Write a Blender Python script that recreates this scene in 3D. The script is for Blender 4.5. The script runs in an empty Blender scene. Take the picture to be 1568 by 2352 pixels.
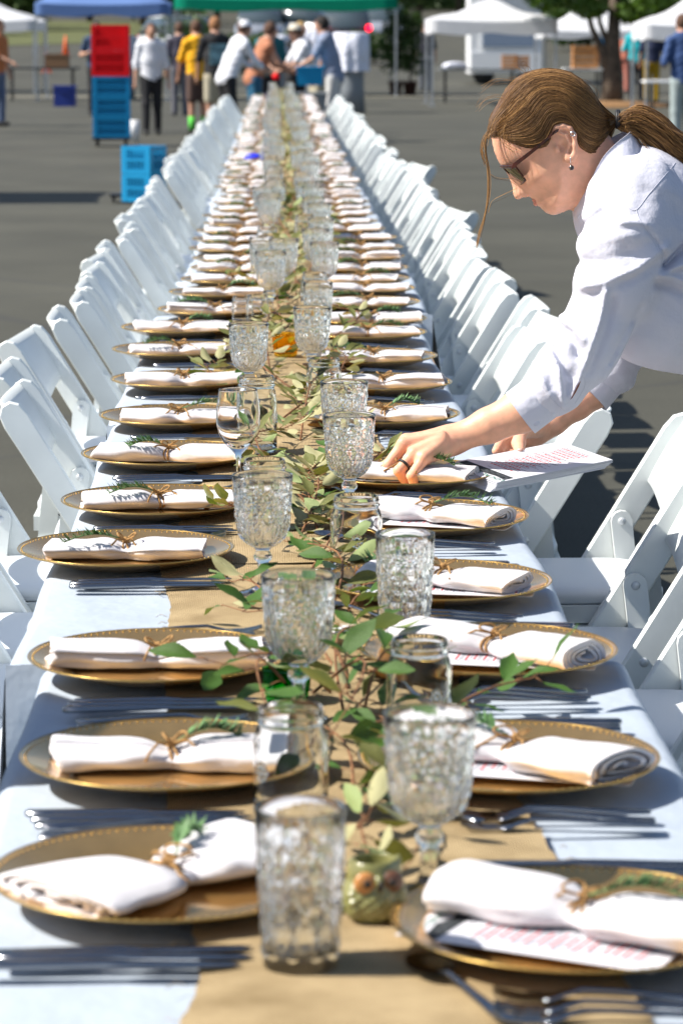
import bpy, math, random
import numpy as np
from mathutils import Vector, Matrix

# ------------------------------------------------------------------ camera, world, sun, exposure
SC = bpy.context.scene
CAMH, FPX, PITCH, YAW = 1.57, 7000.0, math.atan(1110/7000.0), math.radians(1.137)
cam_d = bpy.data.cameras.new('camera')
cam = bpy.data.objects.new('camera', cam_d)
SC.collection.objects.link(cam)
cam.location = (0, 0, CAMH)
cam.rotation_euler = (math.pi/2 - PITCH, 0, -YAW)
cam_d.sensor_fit = 'VERTICAL'; cam_d.sensor_height = 36.0; cam_d.sensor_width = 24.0
cam_d.lens = FPX/2352.0*36.0
cam_d.clip_start = 0.1; cam_d.clip_end = 2000
cam_d.dof.use_dof = True; cam_d.dof.focus_distance = 5.42; cam_d.dof.aperture_fstop = 9.3
SC.camera = cam

SUN_EL, SUN_AZ = math.radians(47), (-0.985, -0.13)      # towards the sun
world = bpy.data.worlds.new('World'); SC.world = world; world.use_nodes = True
wn = world.node_tree
sky = wn.nodes.new('ShaderNodeTexSky'); sky.sky_type = 'NISHITA'; sky.sun_disc = False
sky.sun_elevation = SUN_EL; sky.sun_rotation = math.atan2(SUN_AZ[0], SUN_AZ[1])
bg = wn.nodes['Background']; bg.inputs['Strength'].default_value = 0.075
wn.links.new(sky.outputs[0], bg.inputs[0])
sl = bpy.data.lights.new('sun', 'SUN'); sl.energy = 4.6; sl.angle = math.radians(0.53); sl.color = (1.0, 0.95, 0.87)
sun = bpy.data.objects.new('sun', sl); SC.collection.objects.link(sun)
ce = math.cos(SUN_EL)
sun.rotation_euler = Vector((SUN_AZ[0]*ce, SUN_AZ[1]*ce, math.sin(SUN_EL))).to_track_quat('Z', 'Y').to_euler()
SC.view_settings.view_transform = 'Standard'; SC.view_settings.look = 'None'
SC.view_settings.exposure = 0.80; SC.view_settings.gamma = 1.0; SC.view_settings.use_curve_mapping = False
SC.render.engine = 'CYCLES'
SC.cycles.max_bounces = 22; SC.cycles.transparent_max_bounces = 24; SC.cycles.transmission_bounces = 20
SC.cycles.diffuse_bounces = 3; SC.cycles.glossy_bounces = 4
SC.cycles.caustics_reflective = True; SC.cycles.caustics_refractive = False
SC.cycles.use_denoising = True
SC.cycles.sample_clamp_indirect = 6.0

rng = random.Random(7)
nr = np.random.RandomState(5)
R = math.radians
TZ = 0.75                                                 # table height

# ------------------------------------------------------------------ survey: turns measured sight lines into places
_rot = cam.rotation_euler.to_matrix()
def ray(x, y):
    return _rot @ Vector(((x-784.0)/FPX, -(y-1176.0)/FPX, -1.0))
def at_z(x, y, z=0.0):
    d = ray(x, y); t = (z-CAMH)/d.z
    return Vector((d.x*t, d.y*t, z))
def at_y(x, y, Y):
    d = ray(x, y); t = Y/d.y
    return Vector((d.x*t, Y, CAMH + d.z*t))

# ------------------------------------------------------------------ object helpers
COL = SC.collection
def link(name, data, parent=None):
    o = bpy.data.objects.new(name, data); COL.objects.link(o)
    if parent is not None: o.parent = parent
    return o
def tag(o, label=None, cat=None, group=None, kind=None):
    if label: o['label'] = label
    if cat: o['category'] = cat
    if group: o['group'] = group
    if kind: o['kind'] = kind
    return o
def thing(name, label, cat, loc=(0, 0, 0), rz=0.0, group=None):
    o = link(name, None); o.empty_display_size = 0.05
    o.location = loc; o.rotation_euler = (0, 0, rz)
    return tag(o, label, cat, group)
def copy_tree(o, parent=None, depth=0):
    c = o.copy(); COL.objects.link(c); c.parent = parent
    for ch in list(o.children): copy_tree(ch, c, depth+1)
    return c
def ordinal(n):
    ones = ['', 'first', 'second', 'third', 'fourth', 'fifth', 'sixth', 'seventh', 'eighth', 'ninth', 'tenth', 'eleventh',
            'twelfth', 'thirteenth', 'fourteenth', 'fifteenth', 'sixteenth', 'seventeenth', 'eighteenth', 'nineteenth']
    tens = {20: 'twent', 30: 'thirt', 40: 'fort', 50: 'fift', 60: 'sixt', 70: 'sevent', 80: 'eight', 90: 'ninet'}
    if n < 20: return ones[n]
    if n >= 100: return 'hundred and ' + ordinal(n-100) if n > 100 else 'hundredth'
    t = tens[n//10*10]
    return t+'ieth' if n % 10 == 0 else t+'y-'+ones[n % 10]

class MB:
    """collects shapes, then becomes one mesh"""
    def __init__(s): s.v = []; s.f = []; s.m = []; s.sm = []
    def add(s, verts, faces, mi=0, smooth=True):
        b = len(s.v); s.v.extend([tuple(p) for p in verts])
        for f in faces:
            s.f.append(tuple(i+b for i in f)); s.m.append(mi); s.sm.append(smooth)
        return s
    def box(s, c, size, rot=None, mi=0, taper=1.0):
        hx, hy, hz = [q/2 for q in size]; vs = []
        for z in (-hz, hz):
            k = taper if z > 0 else 1.0
            for x, y in ((-hx, -hy), (hx, -hy), (hx, hy), (-hx, hy)):
                p = Vector((x*k, y*k, z))
                if rot is not None: p = rot @ p
                vs.append(p + Vector(c))
        return s.add(vs, [(0, 3, 2, 1), (4, 5, 6, 7), (0, 1, 5, 4), (1, 2, 6, 5), (2, 3, 7, 6), (3, 0, 4, 7)], mi, False)
    def bar(s, a, b, w, h, up=(0, 0, 1), mi=0):
        a, b = Vector(a), Vector(b); d = (b-a); L = d.length; d.normalize()
        upv = Vector(up); sx = d.cross(upv)
        if sx.length < 1e-5: sx = d.cross(Vector((0, 1, 0)))
        sx.normalize(); u = sx.cross(d)
        rot = Matrix((sx, d, u)).transposed()
        return s.box((a+b)/2, (w, L, h), rot, mi)
    def tube(s, pts, r, n=8, mi=0, closed=False, cap=True, flat=1.0, smooth=True):
        pts = [Vector(p) for p in pts]; N = len(pts)
        rs = r if hasattr(r, '__len__') else [r]*N
        vs = []; prev = None
        for i, p in enumerate(pts):
            if closed: t = pts[(i+1) % N]-pts[i-1]
            else: t = pts[min(i+1, N-1)]-pts[max(i-1, 0)]
            if t.length < 1e-9: t = Vector((0, 0, 1))
            t.normalize()
            if prev is None:
                a = Vector((0, 0, 1)) if abs(t.z) < .9 else Vector((1, 0, 0))
                u = t.cross(a); u.normalize()
            else:
                u = prev - t*prev.dot(t)
                if u.length < 1e-6: u = t.orthogonal()
                u.normalize()
            prev = u; w = t.cross(u)
            for k in range(n):
                an = 2*math.pi*k/n
                vs.append(p + u*math.cos(an)*rs[i] + w*math.sin(an)*rs[i]*flat)
        fs = []
        for i in range(N if closed else N-1):
            j = (i+1) % N
            for k in range(n):
                k2 = (k+1) % n
                fs.append((i*n+k, i*n+k2, j*n+k2, j*n+k))
        if cap and not closed:
            fs.append(tuple(range(n-1, -1, -1))); fs.append(tuple((N-1)*n+k for k in range(n)))
        return s.add(vs, fs, mi, smooth)
    def lathe(s, prof, n=32, c=(0, 0, 0), mi=0, disp=None, smooth=True, closed=False):
        vs = []; M = len(prof)
        for i, (r, z) in enumerate(prof):
            for k in range(n):
                a = 2*math.pi*k/n
                rr = r + (disp(i, r, z, a) if disp else 0)
                vs.append((c[0]+rr*math.cos(a), c[1]+rr*math.sin(a), c[2]+z))
        fs = []
        for i in range(M if closed else M-1):
            j = (i+1) % M
            for k in range(n):
                k2 = (k+1) % n
                fs.append((i*n+k, i*n+k2, j*n+k2, j*n+k))
        return s.add(vs, fs, mi, smooth)
    def ball(s, c, r, n=10, m=6, sc=(1, 1, 1), mi=0):
        prof = [(max(r*math.sin(math.pi*i/m), 1e-5), -r*math.cos(math.pi*i/m)) for i in range(m+1)]
        vs = []; 
        for (rr, z) in prof:
            for k in range(n):
                a = 2*math.pi*k/n
                vs.append((c[0]+rr*math.cos(a)*sc[0], c[1]+rr*math.sin(a)*sc[1], c[2]+z*sc[2]))
        fs = [(i*n+k, i*n+(k+1) % n, (i+1)*n+(k+1) % n, (i+1)*n+k) for i in range(m) for k in range(n)]
        return s.add(vs, fs, mi, True)
    def mesh(s, name, mats):
        me = bpy.data.meshes.new(name)
        me.from_pydata([tuple(p) for p in s.v], [], s.f)
        if not isinstance(mats, (list, tuple)): mats = [mats]
        for m in mats: me.materials.append(m)
        me.polygons.foreach_set('material_index', s.m)
        me.polygons.foreach_set('use_smooth', s.sm)
        me.update(); return me
    def obj(s, name, mats, parent=None):
        return link(name, s.mesh(name, mats), parent)

def np_mesh(name, v, f, mats, smooth=True):
    me = bpy.data.meshes.new(name)
    nf = len(f); k = f.shape[1]
    me.vertices.add(len(v)); me.vertices.foreach_set('co', v.astype(np.float32).ravel())
    me.loops.add(nf*k); me.loops.foreach_set('vertex_index', f.astype(np.int32).ravel())
    me.polygons.add(nf); me.polygons.foreach_set('loop_start', np.arange(0, nf*k, k, dtype=np.int32))
    me.polygons.foreach_set('loop_total', np.full(nf, k, dtype=np.int32))
    me.polygons.foreach_set('use_smooth', np.full(nf, smooth))
    if not isinstance(mats, (list, tuple)): mats = [mats]
    for m in mats: me.materials.append(m)
    me.update(calc_edges=True); me.validate(); return me

# ------------------------------------------------------------------ solid fields -> mesh (surface nets)
def nets(f, org, h, relax=0):
    nx, ny, nz = f.shape; s = f < 0
    c = np.zeros((nx-1, ny-1, nz-1), np.uint8)
    for i in (0, 1):
        for j in (0, 1):
            for k in (0, 1):
                c += s[i:nx-1+i, j:ny-1+j, k:nz-1+k]
    act = (c > 0) & (c < 8)
    idx = np.argwhere(act); n = len(idx)
    ids = np.full(act.shape, -1, np.int32); ids[act] = np.arange(n)
    acc = np.zeros((n, 3)); cnt = np.zeros(n)
    X, Y, Z = idx.T
    cor = [(i, j, k) for i in (0, 1) for j in (0, 1) for k in (0, 1)]
    for a in cor:
        for ax in range(3):
            if a[ax]: continue
            b = list(a); b[ax] = 1
            fa = f[X+a[0], Y+a[1], Z+a[2]]; fb = f[X+b[0], Y+b[1], Z+b[2]]
            m = (fa < 0) != (fb < 0)
            t = np.where(m, fa/(fa-fb+1e-12), 0)
            p = np.tile(np.array(a, float), (n, 1)); p[:, ax] += t
            acc[m] += p[m]; cnt[m] += 1
    v = (acc/np.maximum(cnt, 1)[:, None] + idx)
    quads = []
    for ax in range(3):
        o1, o2 = (ax+1) % 3, (ax+2) % 3
        sl0 = [slice(1, -1)]*3; sl1 = [slice(1, -1)]*3
        sl0[ax] = slice(0, -1); sl1[ax] = slice(1, None)
        A = s[tuple(sl0)]; B = s[tuple(sl1)]
        e = np.argwhere(A != B)
        base = e.copy(); base[:, o1] += 1; base[:, o2] += 1
        sgn = A[tuple(e.T)]
        def cid(d1, d2):
            q = base.copy(); q[:, o1] -= d1; q[:, o2] -= d2
            return ids[tuple(q.T)]
        q = np.stack([cid(1, 1), cid(0, 1), cid(0, 0), cid(1, 0)], 1)
        q = np.where(sgn[:, None], q, q[:, ::-1])
        quads.append(q)
    q = np.concatenate(quads); q = q[(q >= 0).all(1)]
    for _ in range(relax):
        s_ = np.zeros_like(v); d = np.zeros(n)
        for a, b in ((0, 1), (1, 2), (2, 3), (3, 0)):
            np.add.at(s_, q[:, a], v[q[:, b]]); np.add.at(d, q[:, a], 1)
            np.add.at(s_, q[:, b], v[q[:, a]]); np.add.at(d, q[:, b], 1)
        v = v*0.4 + 0.6*s_/np.maximum(d, 1)[:, None]
    return v*h + np.array(org), q
class Field:
    def __init__(s, lo, hi, h):
        s.lo = np.array(lo, float); s.h = h
        n = np.ceil((np.array(hi)-s.lo)/h).astype(int)+1
        ax = [s.lo[i] + np.arange(n[i])*h for i in range(3)]
        s.X, s.Y, s.Z = np.meshgrid(*ax, indexing='ij', sparse=True)
        s.n = n; s.f = np.full(n, 9.0)
    def cone(s, a, b, ra, rb, flat=None):
        a = np.array(a, float); b = np.array(b, float); d = b-a; L2 = max((d**2).sum(), 1e-12)
        px, py, pz = s.X-a[0], s.Y-a[1], s.Z-a[2]
        t = np.clip((px*d[0]+py*d[1]+pz*d[2])/L2, 0, 1)
        if flat is None:
            return np.sqrt((px-t*d[0])**2+(py-t*d[1])**2+(pz-t*d[2])**2) - (ra+(rb-ra)*t)
        ax, k = flat                                       # squashed along axis ax by k
        ax = np.array(ax, float); ax /= np.linalg.norm(ax)
        qx, qy, qz = px-t*d[0], py-t*d[1], pz-t*d[2]
        dn = qx*ax[0]+qy*ax[1]+qz*ax[2]
        return np.sqrt(qx**2+qy**2+qz**2 + dn**2*(1/k**2-1))*min(1, k)**.5 - (ra+(rb-ra)*t)*min(1, k)**.5
    def ell(s, c, r, axes=None):
        px, py, pz = s.X-c[0], s.Y-c[1], s.Z-c[2]
        if axes is not None:
            A = np.array(axes, float)
            px, py, pz = [px*A[i][0]+py*A[i][1]+pz*A[i][2] for i in range(3)]
        k = np.sqrt((px/r[0])**2+(py/r[1])**2+(pz/r[2])**2)
        return (k-1)*min(r)
    def un(s, g, k=0.0):
        if k <= 0: s.f = np.minimum(s.f, g)
        else:
            hh = np.clip(k-np.abs(s.f-g), 0, None)/k
            s.f = np.minimum(s.f, g) - hh*hh*k*0.25
        return s
    def sub(s, g, k=0.0):
        if k <= 0: s.f = np.maximum(s.f, -g)
        else:
            hh = np.clip(k-np.abs(s.f+g), 0, None)/k
            s.f = np.maximum(s.f, -g) + hh*hh*k*0.25
        return s
    def win(s, pts, m):
        pts = np.array([list(p) for p in pts]); lo, hi = pts.min(0)-m, pts.max(0)+m
        i0 = np.maximum(np.floor((lo-s.lo)/s.h).astype(int), 0); i1 = np.minimum(np.ceil((hi-s.lo)/s.h).astype(int)+1, s.n)
        w = Field.__new__(Field); w.lo = s.lo+i0*s.h; w.h = s.h; w.n = np.maximum(i1-i0, 0)
        if (w.n <= 0).any(): return None
        w.X = s.X[i0[0]:i1[0]]; w.Y = s.Y[:, i0[1]:i1[1]]; w.Z = s.Z[:, :, i0[2]:i1[2]]
        w.f = s.f[i0[0]:i1[0], i0[1]:i1[1], i0[2]:i1[2]]; w.sl = (slice(i0[0], i1[0]), slice(i0[1], i1[1]), slice(i0[2], i1[2]))
        return w
    def at(s, w): s.f[w.sl] = w.f
    def chain(s, pts, rs, k=0.01, flat=None):
        fl = max(1, flat[1]) if flat else 1
        for i in range(len(pts)-1):
            w = s.win([pts[i], pts[i+1]], max(rs[i], rs[i+1])*fl+k*1.5+3*s.h)
            if w is None: continue
            w.un(w.cone(pts[i], pts[i+1], rs[i], rs[i+1], flat), k); s.at(w)
        return s
    def build(s, name, mat, parent=None, relax=1):
        v, q = nets(np.ascontiguousarray(s.f), s.lo, s.h, relax)
        return link(name, np_mesh(name, v, q, mat), parent)
def seg_dist2d(U, V, pts, closed=False):
    d = np.full(np.broadcast(U, V).shape, 1e9); n = len(pts)
    for i in range(n if closed else n-1):
        a, b = pts[i], pts[(i+1) % n]
        dx, dy = b[0]-a[0], b[1]-a[1]
        t = np.clip(((U-a[0])*dx+(V-a[1])*dy)/max(dx*dx+dy*dy, 1e-12), 0, 1)
        d = np.minimum(d, np.hypot(U-a[0]-t*dx, V-a[1]-t*dy))
    return d
def poly_sd(U, V, pts):                                    # positive inside
    d = seg_dist2d(U, V, pts, True); ins = np.zeros(d.shape, bool); n = len(pts)
    for i in range(n):
        (x1, y1), (x2, y2) = pts[i], pts[(i+1) % n]
        c = ((y1 > V) != (y2 > V)) & (U < (x2-x1)*(V-y1)/((y2-y1) if y2 != y1 else 1e-9)+x1)
        ins ^= c
    return np.where(ins, d, -d)
def smooth_poly(pts, it=2, closed=True):
    for _ in range(it):
        o = []; n = len(pts)
        for i in range(n if closed else n-1):
            a, b = pts[i], pts[(i+1) % n]
            o.append(tuple(a[k]*.75+b[k]*.25 for k in range(len(a)))); o.append(tuple(a[k]*.25+b[k]*.75 for k in range(len(a))))
        pts = o if closed else [pts[0]]+o[1:-1]+[pts[-1]]
    return pts

# ------------------------------------------------------------------ materials
def mat(name, col, rough=0.6, metal=0.0, nscale=0, namt=0.0, bscale=0, bstr=0.0, stretch=None, spec=0.5, coat=0.0, sss=0.0, sheen=0.0,
        trans=0.0, col2=None, detail=4, coord='Object', bdist=0.002, emit=None):
    m = bpy.data.materials.new(name); m.use_nodes = True; nt = m.node_tree; N = nt.nodes; L = nt.links
    p = N['Principled BSDF']; p.inputs['Roughness'].default_value = rough; p.inputs['Metallic'].default_value = metal
    p.inputs['Base Color'].default_value = (*col, 1); p.inputs['Specular IOR Level'].default_value = spec
    p.inputs['Coat Weight'].default_value = coat; p.inputs['Coat Roughness'].default_value = 0.1
    if sss: 
        p.inputs['Subsurface Weight'].default_value = sss; p.inputs['Subsurface Radius'].default_value = (0.012, 0.005, 0.003); p.inputs['Subsurface Scale'].default_value = 0.6
    if sheen: p.inputs['Sheen Weight'].default_value = sheen
    if trans: p.inputs['Transmission Weight'].default_value = trans
    if emit: p.inputs['Emission Color'].default_value = (*emit[0], 1); p.inputs['Emission Strength'].default_value = emit[1]
    tc = N.new('ShaderNodeTexCoord'); mp = N.new('ShaderNodeMapping'); L.new(tc.outputs[coord], mp.inputs[0])
    if stretch: mp.inputs['Scale'].default_value = stretch
    if nscale:
        nz = N.new('ShaderNodeTexNoise'); nz.inputs['Scale'].default_value = nscale; nz.inputs['Detail'].default_value = detail
        L.new(mp.outputs[0], nz.inputs[0])
        cr = N.new('ShaderNodeMix'); cr.data_type = 'RGBA'
        c2 = col2 if col2 else tuple(max(0, c*(1-namt)) for c in col); c1 = col if col2 else tuple(min(1, c*(1+namt)) for c in col)
        cr.inputs[6].default_value = (*c1, 1); cr.inputs[7].default_value = (*c2, 1)
        mr = N.new('ShaderNodeMapRange'); mr.inputs[1].default_value = 0.3; mr.inputs[2].default_value = 0.7
        L.new(nz.outputs[0], mr.inputs[0]); L.new(mr.outputs[0], cr.inputs[0]); L.new(cr.outputs[2], p.inputs['Base Color'])
    if bscale:
        nb = N.new('ShaderNodeTexNoise'); nb.inputs['Scale'].default_value = bscale; nb.inputs['Detail'].default_value = 5
        L.new(mp.outputs[0], nb.inputs[0]); bp = N.new('ShaderNodeBump'); bp.inputs['Strength'].default_value = bstr; bp.inputs['Distance'].default_value = bdist
        L.new(nb.outputs[0], bp.inputs['Height']); L.new(bp.outputs[0], p.inputs['Normal'])
    return m

def mat_asphalt():
    m = mat('asphalt', (0.075, 0.072, 0.064), 0.85, bscale=90, bstr=0.6, bdist=0.004)
    nt = m.node_tree; N = nt.nodes; L = nt.links; p = N['Principled BSDF']; tc = N['Texture Coordinate']
    def noise(sc, det, rough=.6):
        n = N.new('ShaderNodeTexNoise'); n.inputs['Scale'].default_value = sc; n.inputs['Detail'].default_value = det
        n.inputs['Roughness'].default_value = rough
        L.new(tc.outputs['Object'], n.inputs[0]); return n
    a = noise(0.5, 5); b = noise(60, 3, .8); c = noise(1.6, 4)
    r1 = N.new('ShaderNodeValToRGB'); r1.color_ramp.elements[0].position = .3; r1.color_ramp.elements[1].position = .72
    r1.color_ramp.elements[0].color = (0.040, 0.039, 0.028, 1); r1.color_ramp.elements[1].color = (0.068, 0.066, 0.049, 1)
    L.new(a.outputs[0], r1.inputs[0])
    mx = N.new('ShaderNodeMix'); mx.data_type = 'RGBA'; mx.blend_type = 'OVERLAY'; mx.inputs[0].default_value = .75
    L.new(r1.outputs[0], mx.inputs[6]); L.new(b.outputs[0], mx.inputs[7])
    # dark sealed cracks
    wob = N.new('ShaderNodeMix'); wob.data_type = 'VECTOR'; wob.inputs[0].default_value = 0.08
    L.new(tc.outputs['Object'], wob.inputs[4]); L.new(c.outputs['Color'], wob.inputs[5])
    vo = N.new('ShaderNodeTexVoronoi'); vo.feature = 'DISTANCE_TO_EDGE'; vo.inputs['Scale'].default_value = 0.28
    L.new(wob.outputs[1], vo.inputs[0])
    r2 = N.new('ShaderNodeMapRange'); r2.inputs[1].default_value = 0.0; r2.inputs[2].default_value = 0.010; r2.inputs[3].default_value = .6; r2.inputs[4].default_value = 0
    L.new(vo.outputs[0], r2.inputs[0])
    m2 = N.new('ShaderNodeMix'); m2.data_type = 'RGBA'; m2.inputs[7].default_value = (0.03, 0.03, 0.03, 1)
    L.new(r2.outputs[0], m2.inputs[0]); L.new(mx.outputs[2], m2.inputs[6]); L.new(m2.outputs[2], p.inputs['Base Color'])
    return m

def mat_burlap():
    m = mat('burlap', (0.45, 0.31, 0.15), 0.9, spec=0.1)
    nt = m.node_tree; N = nt.nodes; L = nt.links; p = N['Principled BSDF']; tc = N['Texture Coordinate']
    def wave(d):
        w = N.new('ShaderNodeTexWave'); w.bands_direction = d; w.inputs['Scale'].default_value = 115
        w.inputs['Distortion'].default_value = 1.6; w.inputs['Detail'].default_value = 2; w.inputs['Detail Scale'].default_value = 0.6
        L.new(tc.outputs['Object'], w.inputs[0]); return w
    a, b = wave('X'), wave('Y')
    mu = N.new('ShaderNodeMath'); mu.operation = 'MULTIPLY'; L.new(a.outputs['Fac'], mu.inputs[0]); L.new(b.outputs['Fac'], mu.inputs[1])
    nz = N.new('ShaderNodeTexNoise'); nz.inputs['Scale'].default_value = 14; nz.inputs['Detail'].default_value = 6; L.new(tc.outputs['Object'], nz.inputs[0])
    ad = N.new('ShaderNodeMath'); ad.operation = 'ADD'; L.new(mu.outputs[0], ad.inputs[0]); L.new(nz.outputs[0], ad.inputs[1])
    cr = N.new('ShaderNodeValToRGB'); e = cr.color_ramp.elements
    e[0].position = .30; e[0].color = (0.20, 0.135, 0.06, 1); e[1].position = 1.0; e[1].color = (0.62, 0.47, 0.27, 1)
    L.new(ad.outputs[0], cr.inputs[0]); L.new(cr.outputs[0], p.inputs['Base Color'])
    bp = N.new('ShaderNodeBump'); bp.inputs['Strength'].default_value = 0.9; bp.inputs['Distance'].default_value = 0.0015
    L.new(mu.outputs[0], bp.inputs['Height']); L.new(bp.outputs[0], p.inputs['Normal'])
    return m

def mat_glass(name, col=(0.96, 0.985, 0.985), fac=0.5, rough=0.01, ior=1.34, tcol=None):
    m = bpy.data.materials.new(name); m.use_nodes = True; nt = m.node_tree; N = nt.nodes; L = nt.links
    N.remove(N['Principled BSDF']); out = N['Material Output']
    g = N.new('ShaderNodeBsdfGlass'); g.inputs['Color'].default_value = (*col, 1); g.inputs['Roughness'].default_value = 0.0; g.inputs['IOR'].default_value = ior
    t = N.new('ShaderNodeBsdfTransparent'); t.inputs[0].default_value = (*(tcol or col), 1)
    mx = N.new('ShaderNodeMixShader'); mx.inputs[0].default_value = fac
    L.new(t.outputs[0], mx.inputs[1]); L.new(g.outputs[0], mx.inputs[2])
    gl = N.new('ShaderNodeBsdfGlossy'); gl.inputs['Roughness'].default_value = max(rough, .04); gl.inputs[0].default_value = (1, 1, 1, 1)
    m2 = N.new('ShaderNodeMixShader'); m2.inputs[0].default_value = .05 if rough > .05 else .0
    L.new(mx.outputs[0], m2.inputs[1]); L.new(gl.outputs[0], m2.inputs[2]); L.new(m2.outputs[0], out.inputs[0])
    return m

def mat_leaf(name, top, under, rough=0.4):
    m = mat(name, top, rough+.12, nscale=45, namt=.35, spec=.3, bscale=90, bstr=.3)
    nt = m.node_tree; N = nt.nodes; L = nt.links; p = N['Principled BSDF']
    ge = N.new('ShaderNodeNewGeometry'); mx = N.new('ShaderNodeMix'); mx.data_type = 'RGBA'
    src = p.inputs['Base Color'].links[0].from_socket
    L.new(ge.outputs['Backfacing'], mx.inputs[0]); L.new(src, mx.inputs[6]); mx.inputs[7].default_value = (*under, 1)
    L.new(mx.outputs[2], p.inputs['Base Color'])
    tr = N.new('ShaderNodeBsdfTranslucent'); tr.inputs[0].default_value = (top[0]*2.4, top[1]*2.2, top[2]*.8, 1)
    ms = N.new('ShaderNodeMixShader'); ms.inputs[0].default_value = .14
    L.new(p.outputs[0], ms.inputs[1]); L.new(tr.outputs[0], ms.inputs[2]); L.new(ms.outputs[0], N['Material Output'].inputs[0])
    return m

def mat_cloth(name, col, rough=.85, trans=.0, bscale=3.0, bstr=.3, bdist=.02, spec=.15, weave=True):
    m = mat(name, col, rough, spec=spec, bscale=bscale, bstr=bstr, bdist=bdist)
    nt = m.node_tree; N = nt.nodes; L = nt.links; p = N['Principled BSDF']
    if trans:
        tr = N.new('ShaderNodeBsdfTranslucent'); tr.inputs[0].default_value = (*col, 1)
        ms = N.new('ShaderNodeMixShader'); ms.inputs[0].default_value = trans
        L.new(p.outputs[0], ms.inputs[1]); L.new(tr.outputs[0], ms.inputs[2]); L.new(ms.outputs[0], N['Material Output'].inputs[0])
    return m

M = dict(
    asphalt=mat_asphalt(), burlap=mat_burlap(),
    cloth=mat_cloth('white_linen', (0.405, 0.46, 0.53), bscale=3.5, bstr=.8, bdist=.03),
    napkin=mat_cloth('napkin_cotton', (0.74, 0.72, 0.74), trans=.15, bscale=30, bstr=.5, bdist=.004),
    shirt=mat_cloth('shirt_cotton', (0.70, 0.70, 0.79), trans=.08, bscale=34, bstr=.6, bdist=.007),
    gold=mat('gold_lacquer', (0.72, 0.43, 0.15), 0.16, 0.85, nscale=40, namt=.08, bscale=30, bstr=.04, coat=.3),
    gold_rim=mat('gold_rim', (0.50, 0.33, 0.10), 0.3, 0.85),
    steel=mat('steel', (0.27, 0.28, 0.30), 0.18, 1.0, bscale=60, bstr=.05),
    twine=mat('jute_twine', (0.38, 0.22, 0.09), 0.95, nscale=300, namt=.4, bscale=400, bstr=.8, spec=.1),
    rosemary=mat('rosemary', (0.09, 0.19, 0.06), 0.6, nscale=80, namt=.4),
    glass=mat_glass('clear_glass', (1, 1, 1), fac=1.0, ior=1.3), crystal=mat_glass('cut_crystal', (.99, 1, 1), fac=1.0, ior=1.30, rough=.09, tcol=(.99, 1, 1)),
    jar=mat_glass('jar_glass', (0.99, 1, 1), fac=1.0, ior=1.26),
    amber=mat_glass('amber_glass', (1.0, 0.78, 0.25), fac=.6), green_glass=mat_glass('green_glass', (0.25, 0.80, 0.36), fac=1),
    cobalt=mat_glass('cobalt_glass', (0.03, 0.05, 0.75), fac=.6), water=mat_glass('water', (.97, .99, 1), fac=.35, ior=1.25),
    resin=mat('white_resin', (0.74, 0.775, 0.76), 0.38, nscale=7, namt=.07, bscale=14, bstr=.08, bdist=.004),
    vinyl=mat('white_vinyl', (0.72, 0.75, 0.77), 0.42, bscale=20, bstr=.15),
    bolt=mat('bolt', (0.62, 0.65, 0.67), 0.3, .3),
    leaf=mat_leaf('leaf_green', (0.055, 0.12, 0.02), (0.27, 0.33, 0.13)),
    leafk=mat_leaf('leaf_khaki', (0.14, 0.15, 0.045), (0.40, 0.38, 0.20), .5),
    twig=mat('twig', (0.20, 0.09, 0.035), .8, nscale=60, namt=.4),
    paper=mat('paper', (0.66, 0.66, 0.70), 0.6, bscale=8, bstr=.1), ink_red=mat('ink_red', (0.50, 0.02, 0.03), .8, spec=.1), ink_grey=mat('ink_grey', (0.12, 0.12, 0.15), .8, spec=.1),
    ink_green=mat('ink_green', (0.03, 0.20, 0.13), .8, spec=.1), ink_dark=mat('ink_photo', (0.045, 0.05, 0.055), .8, nscale=160, namt=.9, spec=.1),
    skin=mat('skin', (0.78, 0.41, 0.265), 0.5, nscale=55, namt=.10, bscale=260, bstr=.25, sss=.25, bdist=.001),
    lip=mat('lip', (0.62, 0.25, 0.18), .5), nail=mat('nail', (0.72, 0.42, 0.34), .25),
    hair=mat('hair_brown', (0.13, 0.065, 0.028), 0.42, nscale=120, namt=.5, stretch=(1, 1, 6)),
    strand_a=mat('strand_dark', (0.10, 0.05, 0.02), .55, spec=.25), strand_b=mat('strand_mid', (0.22, 0.115, 0.045), .5, spec=.3), strand_c=mat('strand_gold', (0.46, 0.25, 0.09), .5, spec=.3),
    tortoise=mat('tortoiseshell', (0.08, 0.014, 0.005), .4, spec=.25, nscale=90, col2=(0.010, 0.005, 0.004), coat=.3),
    lens=mat('sunglass_lens', (0.008, 0.013, 0.006), .06, .0, spec=.35), black=mat('black_rubber', (0.012, 0.012, 0.014), .5),
    silver=mat('silver', (0.7, 0.7, 0.72), .2, 1.0), seam=mat('seam_thread', (0.62, 0.62, 0.70), .9),
    owl=mat('owl_glaze', (0.17, 0.17, 0.05), .3, nscale=25, col2=(0.32, 0.30, 0.13), coat=.5, bscale=30, bstr=.3),
    owl_o=mat('owl_orange', (0.55, 0.24, 0.07), .4, coat=.4), owl_b=mat('owl_brown', (0.14, 0.06, 0.03), .4, coat=.4), owl_d=mat('owl_dark', (0.02, 0.014, 0.01), .3),
    ceramic=mat('ceramic', (0.45, 0.38, 0.28), .4), olive_food=mat('olive_food', (0.30, 0.26, 0.05), .4), cheese=mat('cheese', (0.8, 0.8, 0.78), .6),
)
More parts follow.
